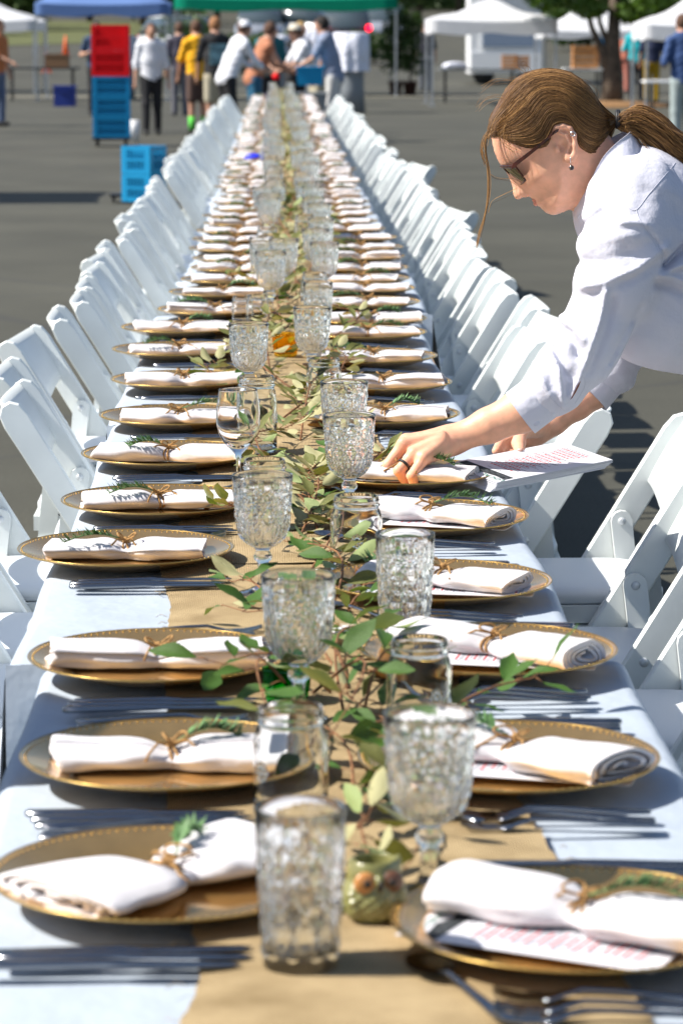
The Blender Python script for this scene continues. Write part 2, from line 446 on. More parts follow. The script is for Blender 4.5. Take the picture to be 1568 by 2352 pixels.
# ------------------------------------------------------------------ the ground
def gz(Y):                                                 # the lot climbs gently beyond the stalls
    return 0.0 if Y < 82 else min((Y-82)*0.028, 3.2)
g = MB()
ys = [-12, 0, 8, 16, 30, 50, 70, 82, 90, 100, 115, 130, 150, 180, 220, 300, 500, 900]
xs = [-500, -120, -40, -12, -4, 0, 4, 12, 40, 120, 500]
vs = [(x, y, gz(y)) for y in ys for x in xs]; nx = len(xs)
g.add(vs, [(j*nx+i, j*nx+i+1, (j+1)*nx+i+1, (j+1)*nx+i) for j in range(len(ys)-1) for i in range(nx-1)], 0, True)
tag(g.obj('parking_lot', M['asphalt']), kind='structure')

# ------------------------------------------------------------------ tables and cloths
TAB_OFF = [.069, .024, .014, .058, .056, .05, .045, .04, .035, .035, .03, .03, .03, .03, .03]
NT = len(TAB_OFF); T0, TL, TW = 1.44, 2.44, 0.75
def table_x(Y):
    return TAB_OFF[max(0, min(NT-1, int((Y-T0)/TL)))]
M['ply'] = mat('table_ply', (0.35, 0.24, 0.14), .6, nscale=6, namt=.2, stretch=(1, 8, 1)); M['leg_metal'] = mat('leg_metal', (0.12, 0.12, 0.13), .4, .8)
tt = thing('folding_table', 'x', 'table')
MB().box((0, 0, TZ-.022), (TW-.01, TL-.01, .03)).obj('tabletop', M['ply'], tt)
for sy in (-1, 1):
    lg = MB()
    for sx in (-1, 1): lg.tube([(sx*.3, sy*.85, .012), (sx*.3, sy*.85, TZ-.04)], .014, 8)
    lg.tube([(-.3, sy*.85, .3), (.3, sy*.85, .3)], .011, 8); lg.obj('leg', M['leg_metal'], tt)
def cloth_mesh(i):
    r = np.random.RandomState(40+i)
    hang = .30; rad = .022; prof = []
    for k in range(9): prof.append((-TW/2 - .004 - .0*(8-k), -hang + hang*.93*k/8, 1-k/8))
    for k in range(5):
        a = math.pi/2*k/4; prof.append((-TW/2-.004 + rad*(1-math.cos(a)), -rad + rad*math.sin(a), 0))
    for k in range(1, 12): prof.append((-TW/2+rad + (TW-2*rad)*k/12, 0, 0))
    prof += [(-x, z, w) for x, z, w in prof[:14][::-1]]
    n = 82; vs = []; ph = r.rand(6)*6
    for j in range(n):
        t = j/(n-1); y = (t-.5)*(TL+.02)
        for k, (x, z, w) in enumerate(prof):
            sg = -1 if k < len(prof)/2 else 1
            flare = w*(.025 + .022*math.sin(y*11+ph[0]+sg) + .012*math.sin(y*23+ph[1]*sg))
            edge = (.004*math.sin(y*3.1+ph[2]) + .003*math.sin(y*9+ph[3]))*(1 if abs(x) > .3 else abs(x)/.3)
            zz = z + (.0011*math.sin(y*7+x*9+ph[4])+.0009*math.sin(y*19-x*14+ph[5])*min(1, abs(x)*3))*(1 if w == 0 else 0)
            if i == 0 and t > .97: pass
            vs.append((x + sg*(flare+edge), y, zz))
    m_ = len(prof)
    fs = [(j*m_+k, j*m_+k+1, (j+1)*m_+k+1, (j+1)*m_+k) for j in range(n-1) for k in range(m_-1)]
    mb = MB(); mb.add(vs, fs)
    row = [(x, y, 0.0) for x, y, z in vs[10:m_-10]]; e = []                              # the end of the cloth drops over the table edge
    for q in range(7):
        for (x, y, z) in row: e.append((x, y - (.006*min(q, 1) + .012*math.sin(x*30+q*.2)*q/6), z - (.045*q if q else 0)))
    w_ = len(row); mb.add(e, [(q*w_+k, (q+1)*w_+k, (q+1)*w_+k+1, q*w_+k+1) for q in range(6) for k in range(w_-1)])
    return mb
for i in range(NT):
    o = tt if i == 0 else copy_tree(tt)
    yc = T0+TL*(i+.5); o.location = (TAB_OFF[i], yc, 0); o.rotation_euler.z = 0
    tag(o, f'{ordinal(i+1)} folding table from the front under its white cloth', 'table', 'folding tables under the cloths')
    c = cloth_mesh(i).obj('tablecloth', M['cloth']); c.location = (TAB_OFF[i], yc, TZ+.003+.004*(i % 2))
    tag(c, f'white tablecloth over the {ordinal(i+1)} table from the front', 'tablecloth', 'white tablecloths laid end to end')

# ------------------------------------------------------------------ burlap runner pieces
runL = [(2.0, -.115), (2.5, -.09), (3.3, -.115), (3.6, -.13), (4.2, -.15), (4.9, -.175), (5.2, -.16), (5.45, -.15), (5.9, -.2), (6.6, -.17), (8, -.165), (10, -.14), (14, -.15), (40, -.16)]
runR = [(2.0, .30), (2.5, .285), (2.9, .27), (3.5, .24), (4.5, .235), (5.0, .2), (6.6, .195), (8, .17), (10, .21), (14, .2), (40, .2)]
def lerp(tab, y):
    return float(np.interp(y, [a for a, b in tab], [b for a, b in tab]))
def runner(y0, y1, seed, dz):
    r = np.random.RandomState(seed); n = int((y1-y0)/.02)+1; ph = r.rand(8)*6; dx = r.uniform(-.012, .012)
    mb = MB(); vs = []; m_ = 13
    for j in range(n):
        y = y0+(y1-y0)*j/(n-1)
        a = lerp(runL, y)+dx+.007*math.sin(y*5+ph[0])+.004*math.sin(y*17+ph[1])+r.uniform(-.0018, .0018)
        b = lerp(runR, y)+dx+.007*math.sin(y*4+ph[2])+.004*math.sin(y*14+ph[3])+r.uniform(-.0018, .0018)
        for k in range(m_):
            x = a+(b-a)*k/(m_-1)
            lift = .0025*(1+math.sin(x*22+y*6+ph[4]))*.5+.002*(1+math.sin(x*9-y*11+ph[5]))*.5
            e = 1.0 if 0 < k < m_-1 else .3
            vs.append((x, y, TZ+.0115+dz+lift*e))
    mb.add(vs, [(j*m_+k, j*m_+k+1, (j+1)*m_+k+1, (j+1)*m_+k) for j in range(n-1) for k in range(m_-1)])
    for _ in range(int((y1-y0)*26)):                       # loose threads along both edges and ends
        y = r.uniform(y0+.02, y1-.02); sd = r.choice([-1, 1]); x = (lerp(runL, y) if sd < 0 else lerp(runR, y))+dx
        L = r.uniform(.006, .02); zz = TZ+.013+dz
        mb.tube([(x, y, zz), (x+sd*L*.6, y+r.uniform(-.6, .6)*L, zz+.002), (x+sd*L, y+r.uniform(-1, 1)*L, zz-.001)], .0005, 3)
    return mb
yy = 1.6; k = 0
for (a, b) in ((1.6, 3.02), (2.98, 4.62), (4.58, 5.62), (5.58, 7.9), (7.86, 10.3), (10.26, 14.6), (14.56, 19.5), (19.46, 25), (24.96, 31), (30.96, 37.6)):
    k += 1
    o = runner(a, b, 70+k, .0015*(k % 2)).obj('burlap_runner', M['burlap'])
    tag(o, f'{ordinal(k)} length of frayed tan burlap runner from the front of the table', 'table runner', 'burlap runner lengths')

# ------------------------------------------------------------------ chairs
def rail_pts(): return Vector((.205, 0, .785)), Vector((-.27, 0, 0))
def make_chair():
    root = thing('folding_chair', 'x', 'chair')
    # rail: flat plank with a rolled-over rounded head
    def rail(sy):
        mb = MB(); t, f = rail_pts(); d = (t-f).normalized(); n = Vector((-d.z, 0, d.x)) * -1   # n points back/up
        w, th = .0285, .011
        out = []
        for (s_, o_) in ((0, -w), (.55, -w), (.86, -w), (.89, -w*.8), (.905, -w*.3), (.905, w*.4), (.89, w*.95), (.86, w*1.1), (.8, w*1.05), (.55, w), (0, w)):
            out.append(f + d*s_ + n*o_)
        y0 = sy*.215
        nn = len(out); vs = []
        for (yy_, ins) in ((y0-th, .9), (y0-th*.72, 1.0), (y0+th*.72, 1.0), (y0+th, .9)):
            cen = sum(out, Vector())/nn
            for i, p in enumerate(out):
                axis = f + d*max(0, min(.875, (p-f).dot(d)))
                q = axis + (p-axis)*ins; vs.append((q.x, yy_, q.z))
        fs = []
        for a in range(3):
            for i in range(nn):
                j = (i+1) % nn; fs.append((a*nn+i, a*nn+j, (a+1)*nn+j, (a+1)*nn+i))
        fs.append(tuple(range(nn-1, -1, -1))); fs.append(tuple(3*nn+i for i in range(nn)))
        mb.add(vs, fs, 0, False); return mb
    for sy in (-1, 1):
        r = rail(sy).obj('rail', M['resin'], root)
        bl = MB()
        for s_, side in ((.63, sy), (.43, sy)):
            t, f = rail_pts(); p = f+(t-f).normalized()*s_*.92
            bl.ball((p.x, sy*.226, p.z), .0085, 10, 6, (1, .45, 1))
        bl.obj('bolt', M['bolt'], r)
        # rear leg with a rounded head on the inner face of the rail
        lg = MB(); out = []
        a, b = Vector((.062, 0, .555)), Vector((.125, 0, 0)); d = (b-a).normalized(); n = Vector((d.z, 0, -d.x))
        for k in range(7):
            an = math.pi*k/6; out.append(a - d*.022*math.sin(an) + n*.022*math.cos(an))
        out += [b - n*.017, b + n*.017]
        nn = len(out); y0 = sy*.192
        vs = [(p.x, y0-.009, p.z) for p in out]+[(p.x, y0+.009, p.z) for p in out]
        fs = [(i, (i+1) % nn, nn+(i+1) % nn, nn+i) for i in range(nn)]+[tuple(range(nn-1, -1, -1)), tuple(range(nn, 2*nn))]
        lg.add(vs, fs, 0, False)
        lo = lg.obj('rear_leg', M['resin'], root)
        MB().ball((a.x, sy*.182, a.z), .0085, 10, 6, (1, .5, 1)).obj('bolt', M['bolt'], lo)
    # backrest slat, bowed, scalloped below
    mb = MB(); n = 17; m_ = 7; vs = []
    t, f = rail_pts(); d = (t-f).normalized(); nb = Vector((d.z, 0, -d.x))
    for side in (0, 1):
        for i in range(n):
            u = i/(n-1)*2-1; y = u*.204
            bow = .026*(1-u*u); top = .905-.012*(1-abs(u))**2*0; low = .735-.02*math.cos(u*math.pi)*.5-.012*(1-u*u)
            for k in range(m_):
                s_ = low+(top-low)*k/(m_-1); tk = .0075*(1 if side else -1)*math.sin(math.pi*(.12+.76*k/(m_-1)))
                p = f+d*s_+nb*(bow+tk+.004); vs.append((p.x, y, p.z))
    o_ = n*m_; fs = []
    for i in range(n-1):
        for k in range(m_-1):
            a = i*m_+k; fs.append((a, a+1, a+m_+1, a+m_)); fs.append((o_+a, o_+a+m_, o_+a+m_+1, o_+a+1))
        for k in (0, m_-1):
            a = i*m_+k; fs.append((a, a+m_, o_+a+m_, o_+a) if k == 0 else (a, o_+a, o_+a+m_, a+m_))
    mb.add(vs, fs, 0, True); mb.obj('backrest', M['resin'], root)
    # seat frame and vinyl pad
    st = MB(); st.box((-.09, 0, .432), (.40, .40, .034)); so = st.obj('seat_frame', M['resin'], root)
    pad = MB(); pr = []; N_ = 36
    def ring(k, z):
        o2 = []
        for i in range(N_):
            a = 2*math.pi*i/N_; c, s2 = math.cos(a), math.sin(a); e = .32
            o2.append((-.09+.198*k*math.copysign(abs(c)**e, c), .192*k*math.copysign(abs(s2)**e, s2), z))
        return o2
    rings = [ring(.96, .45), ring(1.0, .455), ring(1.0, .468), ring(.97, .476), ring(.85, .482), ring(.5, .484), ring(.001, .483)]
    pad.add(sum(rings, []), [(j*N_+i, j*N_+(i+1) % N_, (j+1)*N_+(i+1) % N_, (j+1)*N_+i) for j in range(6) for i in range(N_)])
    pad.obj('seat_pad', M['vinyl'], root)
    MB().tube([(-.2, -.205, .115), (-.2, .205, .115)], .011, 8).obj('stretcher', M['resin'], root)
    MB().tube([(.113, -.185, .13), (.113, .185, .13)], .011, 8).obj('stretcher', M['resin'], root)
    for sy in (-1, 1):
        MB().bar((-.22, sy*.2, .405), (.10, sy*.2, .385), .012, .03).obj('seat_brace', M['resin'], root)
    return root
chair0 = make_chair(); used = [False]
def place_chair(x, y, rz, label, group):
    if used[0]: o = copy_tree(chair0)
    else: o = chair0; used[0] = True
    o.location = (x, y, 0); o.rotation_euler = (0, 0, rz); tag(o, label, 'chair', group)
right = [(3.2, .60, 0), (3.72, .60, 0), (4.22, .6, 0), (4.80, .62, 0), (5.34, .59, 0), (6.08, .65, 1), (6.60, .49, -1)]
left = [(3.0, -.47, 0), (3.55, -.47, 0), (4.08, -.47, 0), (4.6, -.475, 0), (5.03, -.49, 0), (5.5, -.50, 1), (6.13, -.53, -1), (6.74, -.396, 1), (7.22, -.467, 0)]
y = 7.1; i = 0
rc = random.Random(3)
while y < 37.2:
    fl = .1 if i in (3, 13, 22) else 0
    right.append((y, .49+rc.uniform(-.03, .05)+fl+table_x(y)*.6, rc.uniform(-5, 5) + (8 if fl else 0))); y += rc.uniform(.42, .56); i += 1
y = 8.02
while y < 37.2:
    left.append((y, -.475+rc.uniform(-.04, .04)+table_x(y)*.5, rc.uniform(-5, 5))); y += rc.uniform(.48, .64)
for i, (y, x, r_) in enumerate(right):
    place_chair(x, y, R(r_), f'white folding chair, {ordinal(i+1)} from the front along the right side of the table', 'white folding chairs along the right side')
for i, (y, x, r_) in enumerate(left):
    place_chair(x, y, math.pi+R(r_), f'white folding chair, {ordinal(i+1)} from the front along the left side of the table', 'white folding chairs along the left side')
NCR, NCL = len(right), len(left)

# ------------------------------------------------------------------ gold charger plates
def make_plate():
    root = thing('charger_plate', 'x', 'charger plate')
    prof = [(.001, .002), (.105, .002), (.108, .001), (.112, .004), (.135, .011), (.158, .0185), (.1645, .0205), (.1655, .0199), (.1645, .0185), (.157, .0155), (.134, .0085), (.110, 0), (.001, 0)][::-1]
    MB().lathe(prof, 72).obj('dish', M['gold'], root)
    b = MB()
    for k in range(110):
        a = 2*math.pi*k/110; b.ball((.1590*math.cos(a), .1590*math.sin(a), .0190), .0014, 5, 3)
    b.lathe([(.1638, .0199), (.1648, .0211), (.1658, .0199), (.1648, .0189)], 72, closed=True)
    b.obj('beaded_rim', M['gold_rim'], root)
    return root

# ------------------------------------------------------------------ napkins
def napkin_mesh(seed, L=.245, A=.043, B=.0175, pinch=.42, turns=2.25, flare=0.0, bow=0.0):
    r = np.random.RandomState(seed); ph = r.rand(8)*6.28
    NU, NP = 41, 72; TH = .0036
    def pt(u, t, off):
        phi = (t*turns)*2*math.pi + ph[7]*.15
        rad = .10+.90*t**.75
        s_ = (u-.5)
        env = math.exp(-(s_/.075)**2); env2 = math.exp(-(s_/.2)**2)
        sc = 1-pinch*env
        scy = sc*(1+flare*min(1, abs(s_)*2.2)) ; scz = sc*(1+.10*math.sin(2*math.pi*u+ph[0]))*(1-.25*flare*abs(s_)*2)
        m2 = (phi % (2*math.pi)); g_ = min(abs(m2-5.7), abs(m2-3.5))
        wr = 1-.17*math.exp(-(g_/.22)**2)*(.6+.4*math.sin(u*6+ph[1]))+.16*env2*math.sin(7*phi+ph[1]+s_*14)*(abs(s_)*6 if abs(s_) < .16 else 1)*.6 + .055*math.sin(2*phi+u*8+ph[2])+.03*math.sin(5*phi-u*17+ph[3])+.03*math.sin(u*23+ph[4])
        c, s2 = math.cos(phi), math.sin(phi)
        sq = .72
        y = A*rad*wr*math.copysign(abs(c)**sq, c)*scy + off*c*2.6
        z = B*rad*wr*math.copysign(abs(s2)**.85, s2)*scz + off*s2
        z += B*(1-pinch*env*.75)
        x = L*s_*(1+.03*math.sin(phi+ph[4])) + .004*math.sin(2*phi+ph[5])*(2*abs(s_))
        y += bow*s_*s_*4*.02 + .004*math.sin(u*5+ph[6])
        return (x, y, max(z, .0008))
    vs = []
    for off in (TH/2, -TH/2):
        for i in range(NU):
            for k in range(NP): vs.append(pt(i/(NU-1), k/(NP-1), off))
    o_ = NU*NP; fs = []
    for i in range(NU-1):
        for k in range(NP-1):
            a = i*NP+k; fs.append((a, a+NP, a+NP+1, a+1)); fs.append((o_+a, o_+a+1, o_+a+NP+1, o_+a+NP))
        for k in (0, NP-1):
            a = i*NP+k; fs.append((a, a+NP, o_+a+NP, o_+a))
    for i in (0, NU-1):
        for k in range(NP-1):
            a = i*NP+k; fs.append((a, a+1, o_+a+1, o_+a))
    mb = MB(); mb.add(vs, fs); return mb.mesh('napkin_roll', M['napkin'])
def twine_mesh(seed, A=.027, H=.021):
    r = random.Random(seed); mb = MB()
    for q in range(2):
        dx = (q-.5)*.006
        pts = []
        for k in range(22):
            a = 2*math.pi*k/22; pts.append((dx+.0015*math.sin(a*2+q), A*math.cos(a), H*.5+.002+H*.52*math.sin(a)))
        mb.tube(pts, .0017, 6, closed=True)
    kx, ky, kz = 0, -A*.1, H+.006
    mb.ball((kx, ky, kz), .0058, 8, 5)
    for sd in (-1, 1):                                     # bow loops and tails
        ax = r.uniform(.5, 1.0); an = R(r.uniform(-30, 40))
        pts = []
        for k in range(13):
            t = k/12*math.pi; rr = .021*math.sin(t)
            x = sd*rr*ax; y = ky-.012*math.sin(2*t)*1.2-.006*math.sin(t); z = kz+.012*math.sin(t)
            pts.append((x*math.cos(an)-0*y, y+x*math.sin(an)*.5, z))
        mb.tube(pts, .0015, 6)
        L = r.uniform(.016, .042); a2 = r.uniform(-.8, .2)
        mb.tube([(kx, ky, kz), (sd*L*.5, ky-.01+a2*.01, kz+.004), (sd*L*.85, ky-.02+a2*.02, kz-.004), (sd*L, ky-.028+a2*.03, kz-.008)], .0015, 6)
    return mb.mesh('twine_tie', M['twine'])
def sprig_mesh(seed, L=.085, n=74):
    r = random.Random(seed); mb = MB(); pts = []
    for k in range(7):
        t = k/6; pts.append((L*t, .014*math.sin(t*2.2), .004+.012*math.sin(t*3)))
    mb.tube(pts, .0012, 5)
    for k in range(n):
        t = r.uniform(.15, 1); i = min(5, int(t*6)); q = t*6-i
        p = Vector(pts[i]).lerp(Vector(pts[i+1]), q); a = r.uniform(0, 6.28); l = r.uniform(.011, .021)
        d = Vector((.55, math.cos(a)*.8, abs(math.sin(a))*.7+.05)).normalized()
        p2 = p+d*l; s2 = d.cross(Vector((0, 0, 1))).normalized()*.0021
        mb.add([p-s2*.5, p+s2*.5, p+d*l*.5+s2, p2, p+d*l*.5-s2], [(0, 1, 2, 3, 4)], 0, False)
    return mb.mesh('rosemary_sprig', M['rosemary'])
NAP = [napkin_mesh(i, L=.235+.02*(i % 3), A=.043+.004*(i % 4), B=.0125+.0015*(i % 3), pinch=.36+.05*(i % 3), turns=3.1+.1*i) for i in range(8)]
NAPF = [napkin_mesh(21, L=.27, A=.047, B=.0165, pinch=.50, turns=3.4, flare=.75), napkin_mesh(22, L=.28, A=.050, B=.017, pinch=.48, turns=2.8, flare=.28)]
TWI = [twine_mesh(i) for i in range(4)]
SPR = [sprig_mesh(i, .07+.012*i) for i in range(4)]
def put_napkin(x, y, rz, label, group, v, sprig=True, far=False, wide=None):
    root = thing('napkin', label, 'napkin', (x, y, TZ+.0195), rz, group)
    link('napkin_roll', NAPF[wide] if wide is not None else NAP[v % 8], root)
    t = link('twine_tie', TWI[v % 4], root); t.rotation_euler.z = R(rng.uniform(-12, 12))
    if sprig:
        s_ = link('rosemary_sprig', SPR[(v*3+1) % 4], root)
        sd = rng.choice([-1, -1, 1]); s_.location = (sd*.006, -.008, .026); s_.rotation_euler = (0, 0, R(180 if sd < 0 else 0)+R(rng.uniform(-25, 25)))
    return root

# ------------------------------------------------------------------ cutlery
def strip(mb, sec, n=6):
    """sec: list of (x, halfwidth, z, thick)"""
    vs = []
    for (x, w, z, t) in sec:
        for (a, b) in ((-1, -.3), (-.7, 1), (.7, 1), (1, -.3), (.6, -1), (-.6, -1)):
            vs.append((x, a*w, z+b*t))
    N_ = len(sec); fs = [(i*6+k, i*6+(k+1) % 6, (i+1)*6+(k+1) % 6, (i+1)*6+k) for i in range(N_-1) for k in range(6)]
    fs += [tuple(range(5, -1, -1)), tuple((N_-1)*6+k for k in range(6))]
    mb.add(vs, fs, 0, True)
def fork_mesh():
    mb = MB()
    strip(mb, [(-.098, .005, .004, .0012), (-.095, .0085, .004, .0016), (-.08, .0085, .004, .0017), (-.05, .0055, .006, .0017), (0, .0035, .010, .0018), (.03, .0035, .011, .0018), (.045, .008, .007, .0013), (.055, .0115, .004, .0012), (.064, .012, .004, .001)])
    for k in range(4):
        y = (k-1.5)*.0062; vs = []
        for (x, z) in ((.063, .004), (.08, .004), (.096, .007), (.104, .0095)):
            w = .0018 if x < .1 else .0008
            for (a, b) in ((-1, -1), (1, -1), (1, 1), (-1, 1)): vs.append((x, y+a*w, z+b*.0009))
        mb.add(vs, [(i*4+q, i*4+(q+1) % 4, (i+1)*4+(q+1) % 4, (i+1)*4+q) for i in range(3) for q in range(4)]+[(12, 13, 14, 15)], 0, False)
    return mb.mesh('fork', M['steel'])
def knife_mesh():
    mb = MB()
    strip(mb, [(-.112, .004, .004, .002), (-.109, .0085, .004, .003), (-.09, .009, .004, .0032), (-.04, .0075, .005, .0034), (.0, .006, .006, .0032), (.006, .0075, .006, .0022), (.02, .0095, .006, .0011), (.08, .0095, .006, .0009), (.105, .007, .006, .0008), (.115, .001, .006, .0006)])
    return mb.mesh('knife', M['steel'])
def spoon_mesh():
    mb = MB()
    strip(mb, [(-.092, .004, .004, .0012), (-.089, .008, .004, .0016), (-.07, .0075, .004, .0016), (-.03, .0045, .007, .0017), (.02, .0035, .011, .0018), (.034, .0045, .009, .0016)])
    vs = []; fs = []; n = 16
    for j in range(6):
        k = 1-j/5
        for i in range(n):
            a = 2*math.pi*i/n
            vs.append((.062+.031*k*math.cos(a), .0195*k*math.sin(a)*(1-.12*math.cos(a)), .0085-.0075*(1-k*k)))
    fs = [(j*n+i, j*n+(i+1) % n, (j+1)*n+(i+1) % n, (j+1)*n+i) for j in range(5) for i in range(n)]
    mb.add(vs, fs, 0, True)
    b = len(vs); vs2 = [(x, y, z-.0012) for x, y, z in vs]
    mb.add(vs2, [f[::-1] for f in fs], 0, True); 
    return mb.mesh('spoon', M['steel'])
FORK, KNIFE, SPOON = fork_mesh(), knife_mesh(), spoon_mesh()
def put_cut(kind, x, y, ang, z, label, group):
    o = link(kind, {'fork': FORK, 'knife': KNIFE, 'spoon': SPOON}[kind])
    o.location = (x, y, z); o.rotation_euler = (0, 0, ang); tag(o, label, kind, group)

# ------------------------------------------------------------------ place settings
def plate_at(px, py): p = at_z(px, py, TZ+.012); return p.x, p.y
Lp = [(380, 2058), (394, 1778), (365, 1545), (290, 1292), (366, 1178), (390, 1068), (413, 978), (422, 893), (410, 822), (420, 770), (495, 728), (513, 687)]
Rp = [(1320, 2165), (1166, 1783), (1120, 1530), (1003, 1368), (981, 1215), (925, 1112), (872, 975), (869, 900), (848, 838), (835, 782), (842, 750), (835, 710), (830, 678), (822, 655)]
Lpos = [plate_at(*p) for p in Lp]; Rpos = [plate_at(*p) for p in Rp]
y = Lpos[-1][1]+.48
while y < 36.9: Lpos.append((table_x(y)-.20+rng.uniform(-.03, .025), y)); y += rng.uniform(.45, .54)
y = Rpos[-1][1]+.48
while y < 36.9: Rpos.append((table_x(y)+.20+rng.uniform(-.025, .03), y)); y += rng.uniform(.45, .54)
plate0 = make_plate(); firstp = [True]
Lrot = {0: 44, 1: 2, 2: 0, 3: 1, 4: 4, 5: -8}; Rrot = {0: -32, 1: -42, 2: -38, 3: -28, 4: -34, 5: -20}
def text_mesh(body, size, m, ext=0.0):
    cu = bpy.data.curves.new('lettering', 'FONT'); cu.body = body; cu.size = size; cu.align_x = 'CENTER'
    ob = bpy.data.objects.new('lettering', cu); COL.objects.link(ob)
    dg = bpy.context.evaluated_depsgraph_get(); me = bpy.data.meshes.new_from_object(ob.evaluated_get(dg))
    bpy.data.objects.remove(ob); me.materials.clear(); me.materials.append(m); me.name = 'lettering'
    return me
LET = text_mesh('LOCAL ON MAIN', .0145, M['ink_green'])
LET2 = text_mesh('POCKET PARK', .0048, M['ink_grey']); LET3 = text_mesh('DESSERT BAR IN THE PARK', .0046, M['ink_grey'])
def print_meshes():
    r = random.Random(9); red, gr = MB(), MB()
    y = .066
    def line(mb, yy, w, h):
        x = -w/2
        while x < w/2:
            l = r.uniform(.003, .009); mb.add([(x, yy, 0), (min(x+l, w/2), yy, 0), (min(x+l, w/2), yy+h, 0), (x, yy+h, 0)], [(0, 1, 2, 3)], 0, False); x += l+.0014
    while y > -.125:
        if abs(y-.06) < .004 or abs(y+.065) < .004: y -= .006; continue
        line(red, y, r.uniform(.035, .06), .0032); y -= .0045
        for _ in range(r.choice([1, 2, 2])): line(gr, y, r.uniform(.045, .085), .0012); y -= .0034
        y -= .0035
    return red.mesh('menu_print', M['ink_red']), gr.mesh('menu_print', M['ink_grey'])
PR, PG = print_meshes()
photo_me = MB().add([(-.052, .095, 0), (.052, .095, 0), (.052, .113, 0), (.045, .116, 0), (.02, .112, 0), (0, .119, 0), (-.03, .114, 0), (-.052, .118, 0)], [tuple(range(8))], 0, False).mesh('photo_strip', M['ink_dark'])
def put_card(parent_name, label, loc, rot, group, thick=.0006):
    mb = MB().box((0, 0, thick/2), (.108, .28, thick)); c = mb.obj(parent_name, M['paper'])
    c.location = loc; c.rotation_euler = rot; c.scale = (.9, .87, 1); tag(c, label, 'menu', group)
    card_print(c, thick); return c
def card_print(c, thick):
    for me in (PR, PG, photo_me, LET, LET2, LET3):
        o = link({'menu_print': 'printed_text', 'photo_strip': 'printed_photo'}.get(me.name.split('.')[0], 'lettering'), me, c)
        o.location = (0, {LET.name: .122, LET2.name: .083, LET3.name: -.062}.get(me.name, 0), thick+.0003+(.0002 if me in (LET,) else 0))
# cutlery directions: left guests sit at -X, right guests at +X
kc = {'fork': 0, 'knife': 0, 'spoon': 0}
for side, pos in (('left', Lpos), ('right', Rpos)):
    sg = -1 if side == 'left' else 1
    for i, (px, py) in enumerate(pos):
        if firstp[0]: o = plate0; firstp[0] = False
        else: o = copy_tree(plate0)
        od = ordinal(i+1)
        o.location = (px, py, TZ+.0165 if i < 14 else TZ+.014); o.rotation_euler = (0, 0, rng.uniform(0, 6))
        tag(o, f'round gold charger plate with beaded rim, {od} from the front on the {side} side', 'charger plate', f'gold charger plates on the {side} side')
        rot = (Lrot if sg < 0 else Rrot).get(i, rng.uniform(-6, 6))
        wide = None
        if side == 'left' and i == 0: wide = 0
        if side == 'right' and i in (0, 1): wide = 1
        nx_, ny_ = px + (-.0 if sg < 0 else .01), py + .005
        if i == 5 and sg > 0: nx_ -= .0; ny_ -= .05
        lab = f'white napkin roll tied with twine on the {od} gold plate from the front, {side} side'
        if wide == 0: lab = 'white napkin fanned out like a bow, rosemary in its twine, on the nearest left plate'
        n_ = put_napkin(nx_, ny_, R(rot), lab, f'tied white napkins on the {side} side plates', i+(3 if sg > 0 else 0), sprig=(i % 5 != 2), wide=wide)
        n_.location.z = o.location.z+(.0108 if sg > 0 and i < 6 else .003)
        if sg > 0 and i < 6:
            put_card('menu_card', f'long white menu card with red print under the napkin of the {od} right plate', (px+.018-(.05 if i == 0 else 0), py-.026-(.012 if i == 0 else 0), o.location.z+.0105), (0, 0, R({0: 62, 1: 74, 2: 77, 3: 80, 4: 72, 5: 76}[i])), 'menu cards on the plates')
        # knives on the guest's right, forks on the left
        xe = table_x(py)+sg*(TW/2-.045)
        yk, yf = py+sg*.0, 0
        yk = py - .215 if sg < 0 else py+.212
        yf = py + .208 if sg < 0 else py-.208
        base = 0 if sg < 0 else math.pi
        zt = TZ+.0145
        if i > 24: cnt = (1, 1)
        else: cnt = ((3 if i < 6 else 2), (3 if i < 6 else 2))
        for k in range(cnt[0]):
            dx = rng.uniform(-.008, .008)
            put_cut('knife', xe-sg*(.115+dx)-sg*.012*0, yk+(k-1)*.021+rng.uniform(-.003, .003), base+R(rng.uniform(-2.5, 2.5)), zt,
                    f'steel knife, {ordinal(k+1)} of its row, beside the {od} {side} plate from the front', 'steel knives on the table')
        for k in range(cnt[1]):
            dx = rng.uniform(-.01, .012)
            put_cut('fork', xe-sg*(.12+dx), yf+(k-1)*.026+rng.uniform(-.004, .004), base+R(rng.uniform(-5, 5)), zt,
                    f'steel fork, {ordinal(k+1)} of its row, beside the {od} {side} plate from the front', 'steel forks on the table')
        if i < 9 and sg > 0:
            put_cut('spoon', xe-sg*.25, yf+.05+rng.uniform(-.01, .01), R(120+rng.uniform(-12, 12)), zt+.002,
                    f'steel spoon laid askew in front of the {od} right plate', 'steel spoons laid askew')
